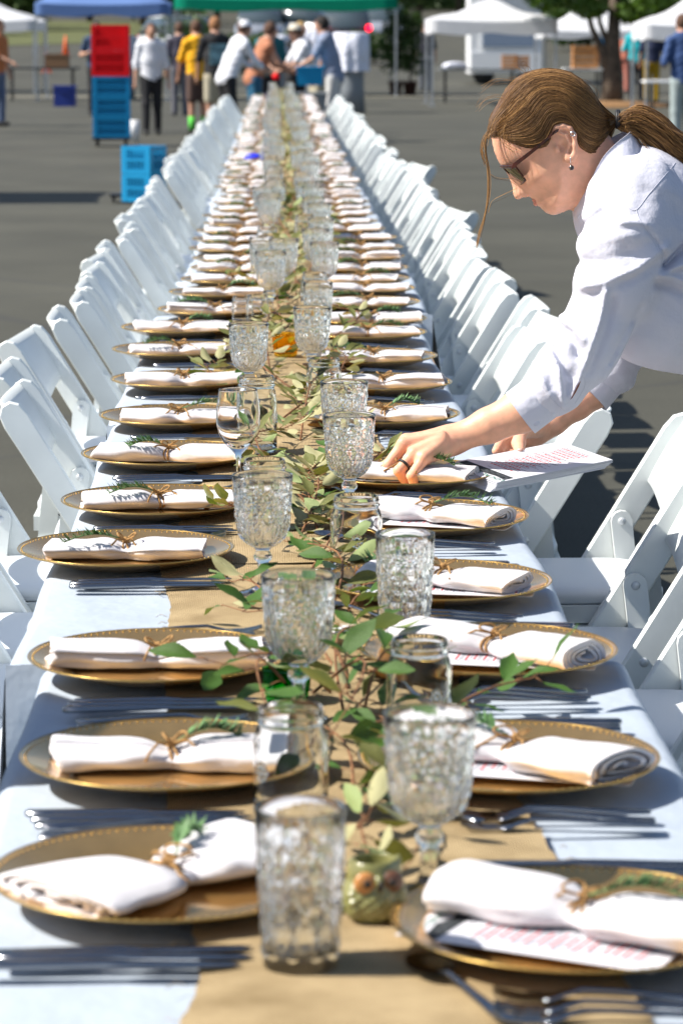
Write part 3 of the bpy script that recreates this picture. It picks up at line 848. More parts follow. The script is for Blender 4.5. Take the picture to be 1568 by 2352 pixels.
# ------------------------------------------------------------------ glassware
def cutfn(n=12, amp=.0022, z0=.0, z1=.1, dens=180):
    def d(i, r, z, a):
        if z < z0 or z > z1: return 0
        e = min(1, (z-z0)/.006, (z1-z)/.006)
        u, v = n*a/(2*math.pi), z*dens/math.pi/2; s1, s2 = u+v, u-v
        p, q = abs((s1 % 1)*2-1), abs((s2 % 1)*2-1); cell = (math.floor(s1)+math.floor(s2)) % 2
        base = 1-max(p, q)                                    # raised diamonds with sharp valleys between
        if cell == 0: base = .25+.5*max(abs(((u*3) % 1)*2-1), abs(((v*3) % 1)*2-1))   # small squares
        else: base = 1-max(p, q)
        return e*amp*(base*1.3 - .6)
    return d
def rim_flute(n, amp, z0): return lambda i, r, z, a: (amp*(abs(math.sin(n*.5*a))-.5) if z > z0 else 0)
def goblet_mesh():
    mb = MB(); S = 132; out = []
    # outer foot, stem, bowl
    prof = [(.0005, .0), (.034, 0), (.0355, .0015), (.034, .003), (.02, .006), (.011, .010), (.0085, .016), (.0078, .026), (.0072, .040), (.0085, .046), (.0125, .050), (.0135, .055), (.0115, .060), (.009, .063), (.014, .068)]
    z = .068; bowl = [(.020, .071), (.026, .0755), (.031, .081), (.0345, .087), (.037, .094), (.0385, .101)]
    bowl += [(.0385+.0045*t, .101+.062*t) for t in [k/24 for k in range(1, 25)]]
    outer = prof+bowl+[(.0436, .170), (.0438, .1735)]
    c1 = cutfn(11, .0024, .074, .158, 190)
    stemf = lambda i, r, z, a: (.0007*math.cos(8*a) if .012 < z < .045 else 0) + c1(i, r, z, a)
    inner = [(.0428, .1745), (.0418, .1735), (.0405, .160), (.0385, .135), (.036, .104), (.031, .090), (.024, .080), (.012, .0745), (.0005, .0735)]
    mb.lathe(outer+inner, S, disp=stemf)
    for f in range(len(mb.sm)):                            # crisp facets only on the cut band
        r_ = f//S
        if 14 <= r_ <= 43: mb.sm[f] = False
    return mb.mesh('goblet', M['crystal'])
def tumbler_mesh():
    mb = MB(); outer = [(.0005, 0), (.029, 0), (.0315, .001), (.033, .004), (.033, .009)]
    outer += [(.033+.006*k/40, .011+.112*k/40) for k in range(41)]+[(.0392, .132), (.0396, .1435)]
    inner = [(.0385, .1448), (.0373, .1435), (.0365, .12), (.0305, .03), (.0295, .019), (.026, .0155), (.0005, .0148)]
    c1 = cutfn(10, .0025, .012, .121, 170)
    mb.lathe(outer+inner, 126, disp=c1)
    for f in range(len(mb.sm)):
        if 5 <= f//126 <= 45: mb.sm[f] = False
    return mb.mesh('tumbler', M['crystal'])
def jar_mesh(H=.118, Rr=.040, neck=.0345):
    mb = MB()
    outer = [(.0005, .002), (Rr*.8, 0), (Rr*.95, .002), (Rr, .007), (Rr, H*.30), (Rr*1.0, H*.66), (Rr*.97, H*.72), (neck*1.06, H*.80), (neck, H*.83), (neck, H*.86), (neck+.002, H*.87), (neck+.002, H*.885), (neck, H*.895), (neck, H*.93), (neck+.0012, H*.94), (neck, H*.95), (neck-.0005, H*.985), (neck-.002, H)]
    inner = [(neck-.0035, H*.985), (neck-.0035, H*.85), (Rr-.0045, H*.70), (Rr-.004, H*.3), (Rr-.004, .010), (Rr*.7, .006), (.0005, .0055)]
    emb = lambda i, r, z, a: .0008*math.sin(4*a)**2*math.sin(z*200) if H*.2 < z < H*.65 and r > Rr*.97 else 0
    mb.lathe(outer+inner, 48, disp=emb)
    for k in range(9):                                     # raised flower on the front of the jar
        a = -math.pi/2+.16*math.cos(k*.785)*(1 if k < 8 else 0); zz = H*.45+.0075*math.sin(k*.785)*(1 if k < 8 else 0)
        mb.ball((Rr*math.cos(a), Rr*math.sin(a), zz), .0042, 8, 5, (.8, .35, 1))
    return mb.mesh('jar', M['jar'])
def wine_mesh():
    mb = MB()
    outer = [(.0005, 0), (.033, 0), (.034, .001), (.03, .003), (.012, .006), (.005, .012), (.0038, .03), (.0038, .062), (.006, .074), (.014, .083), (.026, .096), (.034, .111), (.0382, .128), (.0385, .145), (.0365, .165), (.0335, .186), (.033, .1885)]
    inner = [(.0322, .1885), (.0325, .186), (.0355, .165), (.0372, .145), (.0369, .128), (.0327, .112), (.0245, .098), (.011, .0885), (.0005, .0865)]
    mb.lathe(outer+inner, 56); return mb.mesh('wine_glass', M['glass'])
def votive_mesh(m, Rr=.034, H=.058):
    mb = MB()
    mb.lathe([(.0005, 0), (Rr*.78, 0), (Rr*.85, .003), (Rr, H*.6), (Rr*1.02, H), (Rr*.95, H), (Rr*.92, H*.6), (Rr*.75, .008), (.0005, .007)], 10, smooth=False)
    return mb.mesh('votive', m)
GOB, TUM, JAR, JARQ, WINE = goblet_mesh(), tumbler_mesh(), jar_mesh(), jar_mesh(.148, .039, .034), wine_mesh()
JARS = jar_mesh(.082, .029, .0255)
AMB, GRN, COB = votive_mesh(M['amber']), votive_mesh(M['green_glass'], .030, .042), votive_mesh(M['cobalt'], .03, .09)
water_me = MB().lathe([(.0005, .0062), (.034, .0085), (.0348, .012), (.0348, .045), (.0005, .045)], 32).mesh('water', M['water'])
def glass(name, me, px, py, label, cat, group=None, z=TZ+.0145, s=1.0, rz=None):
    p = at_z(px, py, z); o = link(name, me); o.location = p; o.rotation_euler.z = rng.uniform(0, 6) if rz is None else rz
    o.scale = (s, s, s); tag(o, label, cat, group); return o
GG = 'cut glass goblets down the middle of the table'; JG = 'clear glass mason jars down the middle of the table'; TG = 'cut glass tumblers on the table'
glass('tumbler', TUM, 690, 2222, 'tall cut glass tumbler standing nearest the camera beside the owl', 'glass', TG, s=1.0)
glass('goblet', GOB, 985, 2050, 'nearest cut glass goblet, just behind the owl planter', 'goblet', GG)
glass('mason_jar', JAR, 668, 1872, 'clear mason jar directly behind the nearest tumbler, leaves hanging over it', 'jar', JG, s=.98)
glass('mason_jar', JAR, 962, 1685, 'clear mason jar behind the nearest goblet with leaves in front', 'jar', JG, s=.95)
glass('goblet', GOB, 686, 1652, 'cut glass goblet behind the green votive in the leafy sprigs', 'goblet', GG)
glass('tumbler', TUM, 929, 1468, 'cut glass tumbler in front of the fourth right gold plate', 'glass', TG, s=1.0)
glass('mason_jar', JAR, 818, 1312, 'clear mason jar left of the fifth right napkin, behind the second tumbler', 'jar', JG, s=.98, rz=0)
glass('goblet', GOB, 604, 1363, 'cut glass goblet left of the garland beside the fourth left plate', 'goblet', GG)
glass('goblet', GOB, 802, 1190, 'cut glass goblet just left of the woman\'s hand', 'goblet', GG)
glass('mason_jar', JAR, 608, 1215, 'clear mason jar just behind the goblet by the fourth left plate', 'jar', JG, s=.98)
glass('wine_glass', WINE, 548, 1140, 'smooth clear wine glass at the end of the sixth left napkin', 'glass')
glass('goblet', GOB, 790, 1094, 'cut glass goblet directly behind the goblet by the woman\'s hand', 'goblet', GG)
jq = glass('mason_jar', JARQ, 590, 1038, 'tall clear mason jar with water in the bottom behind the wine glass', 'jar', JG)
wq = link('water', water_me, jq); wq.location = (0, 0, .0)
glass('goblet', GOB, 572, 925, 'cut glass goblet beside the ninth left napkin, left of the amber votive', 'goblet', GG)
glass('goblet', GOB, 717, 878, 'cut glass goblet just right of the amber votive', 'goblet', GG)
glass('mason_jar', JAR, 744, 943, 'clear mason jar behind the garland beside the eighth right napkin', 'jar', JG, s=.96)
glass('votive_holder', AMB, 656, 818, 'amber glass votive holder in the middle of the garland', 'votive')
glass('votive_holder', GRN, 658, 1612, 'green glass votive holder half hidden by leaves behind the nearest jar', 'votive')
glass('small_jar', JARS, 556, 748, 'small clear jar, left one of a pair on the left edge of the runner', 'jar')
glass('small_jar', JARS, 592, 752, 'small clear jar, right one of a pair on the left edge of the runner', 'jar', s=1.1)
glass('tumbler', TUM, 730, 772, 'cut glass tumbler behind the goblet right of the amber votive', 'glass', TG)
glass('goblet', GOB, 622, 722, 'cut glass goblet behind the pair of small jars', 'goblet', GG, s=1.03)
glass('goblet', GOB, 652, 684, 'cut glass goblet left of the garland behind the small jars', 'goblet', GG, s=1.03)
glass('goblet', GOB, 745, 690, 'cut glass goblet right of the garland beside a clear tumbler', 'goblet', GG)
glass('mason_jar', JAR, 722, 720, 'clear mason jar in front of the goblets right of the garland', 'jar', JG)
glass('candle_cylinder', JARQ, 700, 588, 'pale tall glass candle cylinder in the middle of the garland', 'candle holder')
kg = {'goblet': 0, 'mason_jar': 0, 'tumbler': 0}; y = 9.75; rg = random.Random(11)
while y < 37:
    for sx in (-1, 1):
        if rg.random() < .12: continue
        kind = rg.choice(['goblet', 'goblet', 'goblet', 'mason_jar', 'tumbler']); me = {'goblet': GOB, 'mason_jar': JAR, 'tumbler': TUM}[kind]
        kg[kind] += 1
        o = link(kind, me); o.location = (table_x(y)-.01+sx*rg.uniform(.05, .12), y+rg.uniform(-.1, .1), TZ+.0145); o.rotation_euler.z = rg.uniform(0, 6)
        nm = {'goblet': 'cut glass goblet', 'mason_jar': 'clear mason jar', 'tumbler': 'cut glass tumbler'}[kind]
        tag(o, f'{nm}, {ordinal(kg[kind])} of its kind along the far middle of the table', {'goblet': 'goblet', 'mason_jar': 'jar', 'tumbler': 'glass'}[kind], {'goblet': GG, 'mason_jar': JG, 'tumbler': TG}[kind])
    y += rg.uniform(.33, .55)
for k_, px in enumerate((614, 648, 637)):
    o = glass('blue_glass', COB, px, 232, ['cobalt blue glass at the far end of the table, left of two', 'cobalt blue glass at the far end of the table, right of two', 'x'][k_], 'glass') if k_ < 2 else None
p = at_z(583, 362, TZ+.04); sc_ = MB().ball((0, 0, 0), .06, 12, 8, (1, .8, .42)).obj('blue_cap', mat('cap_blue', (0.01, 0.03, 0.75), .5)); sc_.location = p + Vector((0, 0, .0))  # a blue cap, modelled as a flattened ball
tag(sc_, 'small bright blue cap lying among the far left napkins', 'dish')

# ------------------------------------------------------------------ small dish and owl planter
p = at_z(795, 1478, TZ+.0145)
dish = thing('snack_dish', 'small wooden dish with white cheese and olives behind the nearest jars', 'dish', p)
MB().lathe([(.0005, 0), (.022, 0), (.032, .012), (.036, .02), (.034, .02), (.03, .014), (.02, .006), (.0005, .006)], 28).obj('bowl', M['ceramic'], dish)
b = MB(); b.box((-.01, -.006, .016), (.018, .014, .01), Matrix.Rotation(.4, 3, 'Z')); b.box((-.002, .008, .017), (.014, .012, .009)); b.obj('cheese', M['cheese'], dish)
b = MB()
for k in range(5): b.ball((.014+.005*math.cos(k*1.3), .008*math.sin(k*1.3), .015+.002*(k % 2)), .006, 8, 6)
b.obj('olives', M['olive_food'], dish)
p = at_z(857, 2112, TZ+.0145)
owl = thing('owl_planter', 'small green glazed owl planter with orange eye patches on the burlap', 'planter', p, R(12))
f = Field((-.035, -.038, -.002), (.035, .035, .066), .0012)
f.un(f.ell((0, 0, .020), (.0265, .025, .0215))); f.un(f.cone((0, 0, .022), (0, .001, .046), .0235, .0235), .012)
for sx in (-1, 1):
    f.un(f.cone((sx*.018, -.004, .048), (sx*.0225, -.005, .0595), .007, .002), .006)       # ear tufts
    f.un(f.ell((sx*.0225, -.004, .022), (.007, .016, .015)), .006)                          # wings
f.un(f.cone((0, -.023, .043), (0, -.0275, .034), .0042, .001), .003)                         # beak
f.sub(f.cone((0, .001, .03), (0, .001, .08), .0185, .0195), .002)
rows = .0009*np.sin(f.Z*900)*np.sin(f.X*520+np.floor(f.Z*143)*1.57)
f.f = f.f + np.where((f.Y < .01) & (f.Z < .032), rows, 0)
f.f = np.maximum(f.f, -f.Z+0*f.f)
f.build('owl_body', M['owl'], owl, 1)
for sx, m_ in ((-1, 'owl_o'), (1, 'owl_b')):
    q = MB(); q.ball((sx*.0122, -.0205, .0405), .0112, 16, 8, (1, .42, .95)); e = q.obj('eye_patch', M[m_], owl)
    e['label'] = 'orange eye patch' if sx < 0 else 'brown eye patch'
    MB().ball((sx*.0118, -.0252, .0405), .0036, 10, 6, (1, .5, 1)).obj('eye', M['owl_d'], e)
MB().ball((0, -.0268, .038), .0038, 8, 6, (.8, .7, 1.5)).obj('beak', M['owl_d'], owl)

# ------------------------------------------------------------------ leafy garland
def leaf_mesh(seed, m):
    r = random.Random(seed); mb = MB(); n = 7; vs = []; W = r.uniform(.17, .25); curl = r.uniform(-.18, .3); fold = r.uniform(.15, .45)
    ws = [.02, .55, .86, 1.0, .88, .55, .03]
    for i in range(n):
        t = i/(n-1); w = ws[i]*W*(1+r.uniform(-.08, .08)); z = curl*t*t + .03*math.sin(t*5)
        for k, s_ in enumerate((-1, -.5, 0, .5, 1)):
            vs.append((t, s_*w, z + abs(s_)*w*fold + .02*math.sin(t*9+s_*3)*abs(s_)))
    mb.add(vs, [(i*5+k, (i+1)*5+k, (i+1)*5+k+1, i*5+k+1) for i in range(n-1) for k in range(4)][::1], 0, True)
    mb.f = [f_[::-1] for f_ in mb.f] ; mb.f = [f_[::-1] for f_ in mb.f]
    me = mb.mesh('leaf', m)
    return me
LFG = [leaf_mesh(i, M['leaf']) for i in range(5)]; LFK = [leaf_mesh(10+i, M['leafk']) for i in range(5)]
nleaf = [0]
def branch(p0, p1, label, n=12, rise=.03, ls=.055, green=.5, seed=0, near=True, flip=.35, tipz=0.0, group='leafy branches of the garland', spread=1.0):
    r = random.Random(seed); p0, p1 = Vector(p0), Vector(p1)
    root = thing('leafy_branch', label, 'branch', p0, 0, group)
    d = p1-p0; side = Vector((-d.y, d.x, 0)).normalized()*r.uniform(-.12, .12)*d.length
    def P(t): return d*t + side*math.sin(math.pi*t) + Vector((0, 0, rise*math.sin(math.pi*min(1, t*1.1))+tipz*t*t))
    st = MB(); pts = [P(k/8) for k in range(9)]
    st.tube(pts, [.0022*(1-.7*k/8) for k in range(9)], 6)
    lf = []
    for k in range(n):
        t = (k+1)/n if k < n-1 else 1.0; p = P(t); tan = (P(min(1, t+.02))-P(t-.02)).normalized()
        sd = 1 if k % 2 else -1
        az = math.atan2(tan.y, tan.x) + sd*R(r.uniform(25, 75))*spread*(0 if k == n-1 else 1)
        el = R(r.uniform(-25, 38)); stalk = r.uniform(.006, .02)
        dv = Vector((math.cos(az)*math.cos(el), math.sin(az)*math.cos(el), math.sin(el)))
        q = p+dv*stalk; q.z = max(q.z, .004-(0 if True else 0))
        st.tube([p, (p+q)/2+Vector((0, 0, .001)), q], .0008, 4)
        roll = r.gauss(0, .5) + (math.pi if r.random() < flip else 0)
        X = dv; Yv = Vector((0, 0, 1)).cross(X).normalized(); Zv = X.cross(Yv)
        Mx = Matrix((X, Yv, Zv)).transposed() @ Matrix.Rotation(roll, 3, 'X')
        s_ = ls*r.uniform(.65, 1.15)
        if q.z + dv.z*s_ < .003: 
            el = abs(el)*.4; dv = Vector((math.cos(az)*math.cos(el), math.sin(az)*math.cos(el), math.sin(el)))
            X = dv; Yv = Vector((0, 0, 1)).cross(X).normalized(); Zv = X.cross(Yv); Mx = Matrix((X, Yv, Zv)).transposed() @ Matrix.Rotation(roll, 3, 'X')
        me = r.choice(LFG if r.random() < green else LFK)
        lf.append((me, Matrix.Translation(q) @ Mx.to_4x4() @ Matrix.Scale(s_, 4)))
    so = st.obj('stem', M['twig'], root)
    if near:
        for me, mx in lf:
            o = link('leaf', me, root); o.matrix_local = mx
    else:
        vs = []; fs = []; mi = []
        mb = MB()
        for me, mx in lf:
            mb.add([mx @ v.co for v in me.vertices], [tuple(q.vertices) for q in me.polygons], 0 if me in LFG else 1, True)
        o = mb.obj('leaf_cluster', [M['leaf'], M['leafk']], root); o['kind'] = 'stuff'
    nleaf[0] += n
    return root
RZ = TZ+.017
def T(px, py, h=0.0):
    return at_z(px, py, RZ+h)
spec = [ # start px, end px, (rise, tip height), n, green, label, flip
    ((800, 1560), (515, 1440), .05, .03, 9, 1.0, 'green leafy branch reaching left over the third left plate', .05),
    ((760, 1590), (480, 1590), .05, .04, 8, 1.0, 'dark green branch drooping over the end of the third left napkin', .05),
    ((680, 1600), (640, 1790), .09, .07, 7, 1.0, 'green sprig arching over the jar behind the nearest tumbler', .1),
    ((720, 1590), (700, 1850), .10, .06, 6, 1.0, 'green sprig hanging in front of the nearest mason jar', .1),
    ((800, 1580), (760, 1480), .04, .03, 9, 1.0, 'green branch between the goblet and the snack dish', .1),
    ((790, 1640), (880, 1500), .06, .05, 9, 1.0, 'green branch standing before the second mason jar', .05),
    ((830, 1660), (960, 1600), .07, .06, 7, 1.0, 'green branch leaning across the second mason jar', .05),
    ((960, 1670), (1250, 1620), .03, .045, 9, 1.0, 'green branch reaching right toward the third right napkin', .1),
    ((820, 1900), (800, 1600), .02, .0, 12, .7, 'bare brown twig with few leaves behind the nearest goblet', .3),
    ((810, 1840), (700, 1660), .02, .01, 8, .9, 'small leafy twig between jar and goblet', .2),
    ((850, 1830), (930, 2020), .03, .01, 7, .6, 'pale leafy branch behind the owl planter', .75),
    ((870, 2030), (850, 1930), .03, .03, 6, .3, 'pale leaves sprouting behind the owl planter', .9),
    ((640, 1420), (520, 1330), .03, .0, 8, .5, 'leafy branch lying left of the fourth goblet', .5),
    ((760, 1400), (620, 1260), .04, .02, 13, .55, 'khaki branch beside the stem of the fourth left goblet', .5),
    ((700, 1330), (740, 1190), .04, .01, 14, .35, 'khaki branch in front of the second mason jar pair', .6),
    ((720, 1280), (800, 1420), .02, .01, 8, .6, 'low branch running toward the snack dish', .4),
    ((800, 1400), (850, 1400), .02, .02, 5, 1., 'short green sprig beside the second tumbler', .1),
    ((690, 1230), (660, 1090), .06, .02, 15, .25, 'pale silvery branch between the two mason jars', .65),
    ((730, 1220), (775, 1085), .06, .03, 15, .25, 'silvery branch left of the goblet near the hand', .65),
    ((700, 1150), (690, 1000), .07, .03, 16, .3, 'dense khaki branch behind the wine glass', .6),
    ((830, 1120), (890, 1060), .04, .02, 8, .6, 'green and silver leaves right of the goblet near the hand', .5),
    ((740, 1080), (660, 940), .07, .03, 16, .3, 'dense khaki branch beside the tall jar', .6),
    ((690, 1010), (740, 880), .08, .03, 16, .3, 'dense khaki branch behind the goblets on the right', .55),
    ((650, 960), (680, 820), .08, .04, 16, .35, 'olive branch between goblet and mason jar', .5),
    ((680, 900), (640, 790), .08, .04, 14, .4, 'olive branch in front of the amber votive', .5),
    ((560, 900), (500, 840), .03, .01, 7, .4, 'small branch lying beside the eighth left napkin', .5),
    ((620, 850), (640, 740), .07, .05, 13, .4, 'olive branch left of the amber votive', .5),
    ((720, 800), (750, 720), .05, .03, 9, .5, 'olive branch right of the amber votive', .5),
    ((470, 1170), (540, 1190), .02, .02, 5, 1., 'small green sprig at the right end of the fifth left napkin', .3),
    ((650, 760), (670, 660), .07, .04, 13, .4, 'olive branch behind the amber votive', .5),
    ((660, 700), (690, 600), .08, .04, 13, .35, 'khaki branch behind the small jars', .55),
    ((620, 690), (530, 640), .03, .02, 8, .5, 'olive branch reaching left over a napkin behind the small jars', .5),
]
for i, (a, b, rise, tip, n, gr, lab, flip) in enumerate(spec):
    pa, pb = T(*a), T(*b); gr = gr*.5 if a[1] < 1300 else gr; branch(pa, pb, lab, int(n*(2.8 if a[1] < 1250 else 1.2)), rise*(.65 if a[1] < 1250 else .8), .050 if a[1] < 1300 else .055, gr, 100+i, True, flip, tip)
y = 9.3; i = 0; r_ = random.Random(77)
while y < 37:
    i += 1; L = r_.uniform(.35, .6); x0 = table_x(y)-.005+r_.uniform(-.03, .04)
    if 16 < y < 20.5: x0 += .03
    branch((x0, y, RZ), (x0+r_.uniform(-.1, .1), y+L, RZ), f'khaki leafy branch, {ordinal(i)} from the front in the far garland', 18, r_.uniform(.04, .10), .055, .12, 300+i, y < 12.5, .65, r_.uniform(0, .06))
    y += r_.uniform(.2, .34) if not (14 < y < 16 or 21 < y < 26) else .7
# ------------------------------------------------------------------ the woman bending over the table
HY = 5.55
def P(x, y, Y): return at_y(x, y, Y)
def A(zx, zy): return (1004.6+zx*.3592, 143.5+zy*.3592)     # measured on the head
def hp(zx, zy, dy=0.0):
    p = at_y(*A(zx, zy), HY); return Vector((p.x, HY+dy, p.z))
def h2(pts): return [(hp(*p).x, hp(*p).z) for p in pts]
woman = thing('person', 'woman in a white shirt and dark sunglasses bending over the table with menus', 'person', (1.06, 5.62, 0))
wi = woman.matrix_world.copy(); WL = Vector((1.06, 5.62, 0))
def wpart(o, parent=None):
    """geometry is built where it stands; give it the woman's base as parent without moving it"""
    o.parent = parent or woman
    o.matrix_parent_inverse = Matrix.Translation(-WL)
    if parent: o.matrix_parent_inverse = Matrix.Identity(4)
    return o
hull = [(338, 420), (345, 480), (362, 570), (388, 630), (415, 672), (455, 710), (500, 775), (538, 826), (572, 850), (598, 866), (622, 887), (616, 898), (630, 913), (652, 920), (664, 936), (688, 956), (715, 970), (748, 974), (790, 960), (840, 938), (905, 905), (985, 770), (1035, 610), (1058, 520), (1062, 450), (1058, 380), (1040, 320), (1012, 270), (983, 212), (950, 160), (900, 117), (845, 80), (780, 62), (700, 54), (640, 60), (565, 80), (510, 112), (458, 162), (405, 258), (352, 345)]
hairp = [(318, 470), (308, 420), (335, 340), (388, 250), (440, 150), (500, 95), (560, 62), (640, 42), (700, 36), (780, 44), (855, 62), (915, 102), (968, 148), (1006, 202), (1042, 258), (1090, 305), (1140, 334), (1158, 362), (1145, 402), (1120, 460), (1088, 515), (1048, 565), (1008, 600), (950, 588), (900, 555), (868, 520), (852, 450), (825, 405), (780, 385), (735, 392), (708, 425), (695, 490), (678, 528), (620, 546), (560, 545), (500, 530), (430, 500), (380, 465), (345, 480)]
nose = [(436, 690), (464, 752), (480, 796), (483, 846), (494, 868), (514, 878), (545, 862), (574, 846), (584, 815), (562, 780), (522, 722), (470, 690)]
def bump2(U, V, z, s):
    p = hp(*z); return np.exp(-(((U-p.x)**2+(V-p.z)**2)/s**2))
def headT(U, V):
    d = poly_sd(U, V, h2(smooth_poly(hull, 1)))
    k = np.clip(d/.082, 0, 1)
    T = .0745*np.sqrt(np.clip(1-(1-k)**2, 0, 1))
    T = T - .007*bump2(U, V, (530, 690), .017) - .006*bump2(U, V, (640, 800), .02) + .003*bump2(U, V, (640, 720), .018)  # socket, cheek
    T = T - .004*bump2(U, V, (840, 700), .02)+.002*bump2(U, V, (800, 860), .02)
    return d, np.where(d > 0, T, 0)
bf = Field((P(872, 1140, 5.3).x, 5.27, .715), (.84, 5.80, hp(700, 20).z), .0025)
bf.f = np.full(bf.n, 9.0, np.float32); big = bf
bf = big.win([hp(250, 1250, -.11), hp(1420, 0, .11)], 0)
U, V = bf.X[:, 0, :], bf.Z[0, :, :]
U, V = np.broadcast_arrays(bf.X[:, 0, :], bf.Z[0, :, :])
d, Tt = headT(U, V)
Yr = np.abs(bf.Y-HY)
bf.f = np.where(d[:, None, :] > 0, (Yr-Tt[:, None, :])*.8, np.sqrt(Yr**2+d[:, None, :]**2))
dn = poly_sd(U, V, h2(smooth_poly(nose, 1)))
kn = np.clip(dn/.017, 0, 1); Tn = .0165*np.sqrt(np.clip(1-(1-kn)**2, 0, 1))
bf.un(np.where(dn[:, None, :] > 0, (Yr-Tn[:, None, :])*.8, np.sqrt(Yr**2+dn[:, None, :]**2)), .008)
for s_ in (-1, 1):
    bf.un(bf.ell(hp(556, 832, s_*.0125), (.0095, .006, .0085)), .006)          # nostril wings
    bf.sub(bf.ell(hp(530, 868, s_*.008), (.004, .003, .003)), .002)
    ear = lambda a, b, q: hp(a, b, s_*q)
    hel = [(718, 478), (710, 440), (732, 408), (775, 396), (818, 412), (845, 455), (851, 520), (845, 580), (826, 610), (803, 600), (792, 566)]
    bf.chain([ear(a, b, .078 if i > 1 else .072) for i, (a, b) in enumerate(hel)], [.0038, .0042, .0045, .0045, .0045, .0045, .0048, .0062, .0068, .006, .0045], .004)
    bf.un(bf.ell(ear(785, 500, .0715), (.0185, .0055, .028)), .003)
    bf.chain([ear(750, 436, .0775), ear(795, 455, .0785), ear(812, 510, .0785), ear(800, 560, .077)], [.0025, .003, .0032, .0025], .003)
    bf.sub(bf.ell(ear(768, 528, .079), (.0085, .0075, .010)), .003)
    bf.un(bf.ell(ear(738, 540, .0745), (.0045, .005, .006)), .003)
bf.un(bf.cone(hp(940, 610), hp(1150, 930), .058, .066), .02)
HEADv, HEADq = nets(np.ascontiguousarray(bf.f), bf.lo, bf.h, 1)
# near arm and hand (her left), ring finger second from the camera
big.at(bf)
# torso and upper arms under the shirt carry head, neck and both forearms in one skin
big.chain([hp(1150, 930), (P(1480, 560, 5.56)), (P(1590, 640, 5.56))], [.066, .085, .10], .03)
big.chain([P(1480, 520, 5.52), P(1450, 540, 5.42), P(1350, 795, 5.382), P(1290, 878, 5.39)], [.07, .050, .026, .026], .02)
big.chain([P(1500, 540, 5.62), P(1490, 560, 5.70), P(1440, 790, 5.725), P(1365, 893, 5.71)], [.07, .055, .036, .036], .02)
af = big.win([P(872, 1140, 5.29), P(1300, 830, 5.48)], 0)
wr = P(1036, 1012, 5.405)
af.chain([P(1300, 868, 5.39), P(1240, 912, 5.392), P(1196, 944, 5.395), P(1120, 978, 5.40), wr], [.026, .034, .038, .031, .0235], .01, ((0, 1, 0), .9))
af.chain([wr, P(1000, 1024, 5.395)], [.0235, .024], .02)
MCP = [P(972, 1054, 5.340), P(949, 1044, 5.352), P(926, 1022, 5.374), P(932, 1012, 5.402)]
for m_, r_, b_ in zip(MCP, (.0115, .012, .0125, .0125), (P(1022, 1030, 5.38), P(1022, 1020, 5.385), P(1024, 1008, 5.40), P(1026, 1003, 5.415))):
    af.chain([b_, m_], [.0165, r_], .014)
fg = [  # little, ring, middle, index
    ([MCP[0], P(945, 1093, 5.322), P(951, 1114, 5.330), P(961, 1124, 5.342)], [.0105, .0092, .0083, .0072]),
    ([MCP[1], P(915, 1081, 5.338), P(929, 1104, 5.345), P(940, 1117, 5.358)], [.0115, .0096, .0088, .0076]),
    ([MCP[2], P(890, 1068, 5.368), P(902, 1098, 5.374), P(918, 1114, 5.384)], [.0120, .0098, .009, .0076]),
    ([MCP[3], P(902, 1060, 5.402), P(912, 1092, 5.408), P(926, 1110, 5.414)], [.0120, .0098, .009, .0076])]
for pts, rs in fg:
    g2 = np.full(af.n, 9.0)
    for i in range(3): g2 = np.minimum(g2, af.cone(pts[i], pts[i+1], rs[i], rs[i+1]))
    g2 = np.minimum(g2, af.ell(pts[1], (rs[1]*1.1,)*3))
    hh = np.clip(.005-np.abs(af.f-g2), 0, None)/.005; af.f = np.minimum(af.f, g2)-hh*hh*.005*.25
af.chain([P(1010, 1018, 5.43), P(975, 1050, 5.452), P(950, 1085, 5.44), P(938, 1108, 5.428)], [.016, .0135, .011, .0085], .008)
for a_, b_ in ((P(1015, 1006, 5.385), MCP[2]), (P(1018, 1016, 5.38), MCP[1]), (P(1016, 1028, 5.375), MCP[0])):   # tendons on the back of the hand
    af.un(af.cone(a_+Vector((0, -.012, .012)), b_+Vector((0, -.004, .006)), .003, .0045), .012)
big.at(af)
# far forearm and hand: thumb on top of the menus, fingers beneath
rf = big.win([P(1105, 1070, 5.52), P(1400, 840, 5.78)], 0)
wr2 = P(1268, 968, 5.69)
rf.chain([P(1365, 893, 5.71), P(1320, 925, 5.705), wr2], [.036, .033, .0235], .01)
rf.chain([wr2, P(1228, 990, 5.68), P(1205, 1004, 5.67)], [.0235, .024, .021], .02)
rf.chain([P(1238, 985, 5.66), P(1196, 992, 5.60), P(1190, 1018, 5.56), P(1193, 1041, 5.515)], [.017, .0135, .0118, .0098], .008)
for k, (kx, ky, kY) in enumerate(((1176, 1004, 5.665), (1184, 1010, 5.68), (1196, 1014, 5.70), (1208, 1016, 5.71))):
    base = P(1212, 1000, 5.675+.01*k)
    rf.chain([base, P(kx-6*0, ky, kY), P(kx-28+4*k, ky+14, kY-.02), P(kx-38+6*k, ky+32, kY-.075)], [.013, .0098, .009, .0078], .005)
big.at(rf)
bv, bq = nets(big.f, big.lo, big.h, 1); del big, bf, af, rf
body = link('body', np_mesh('body', bv, bq, M['skin'])); wpart(body)
lp = MB()
for s_ in (-1, 1):
    pass
def arcY(zx0, zy0, zx1, zy1, w, rr, n=9):
    pts = []
    for i in range(n):
        s_ = i/(n-1)*2-1; k = abs(s_)**2.2
        p = hp(zx0+(zx1-zx0)*k, zy0+(zy1-zy0)*k, s_*w); pts.append(p)
    return pts
lp.tube(arcY(617, 881, 650, 864, .021, 0), [.001+.0034*(1-abs(i/8*2-1)**2) for i in range(9)], 8)
lp.tube(arcY(626, 902, 652, 872, .020, 0), [.001+.0040*(1-abs(i/8*2-1)**2) for i in range(9)], 8)
wpart(lp.obj('lips', M['lip']), body)
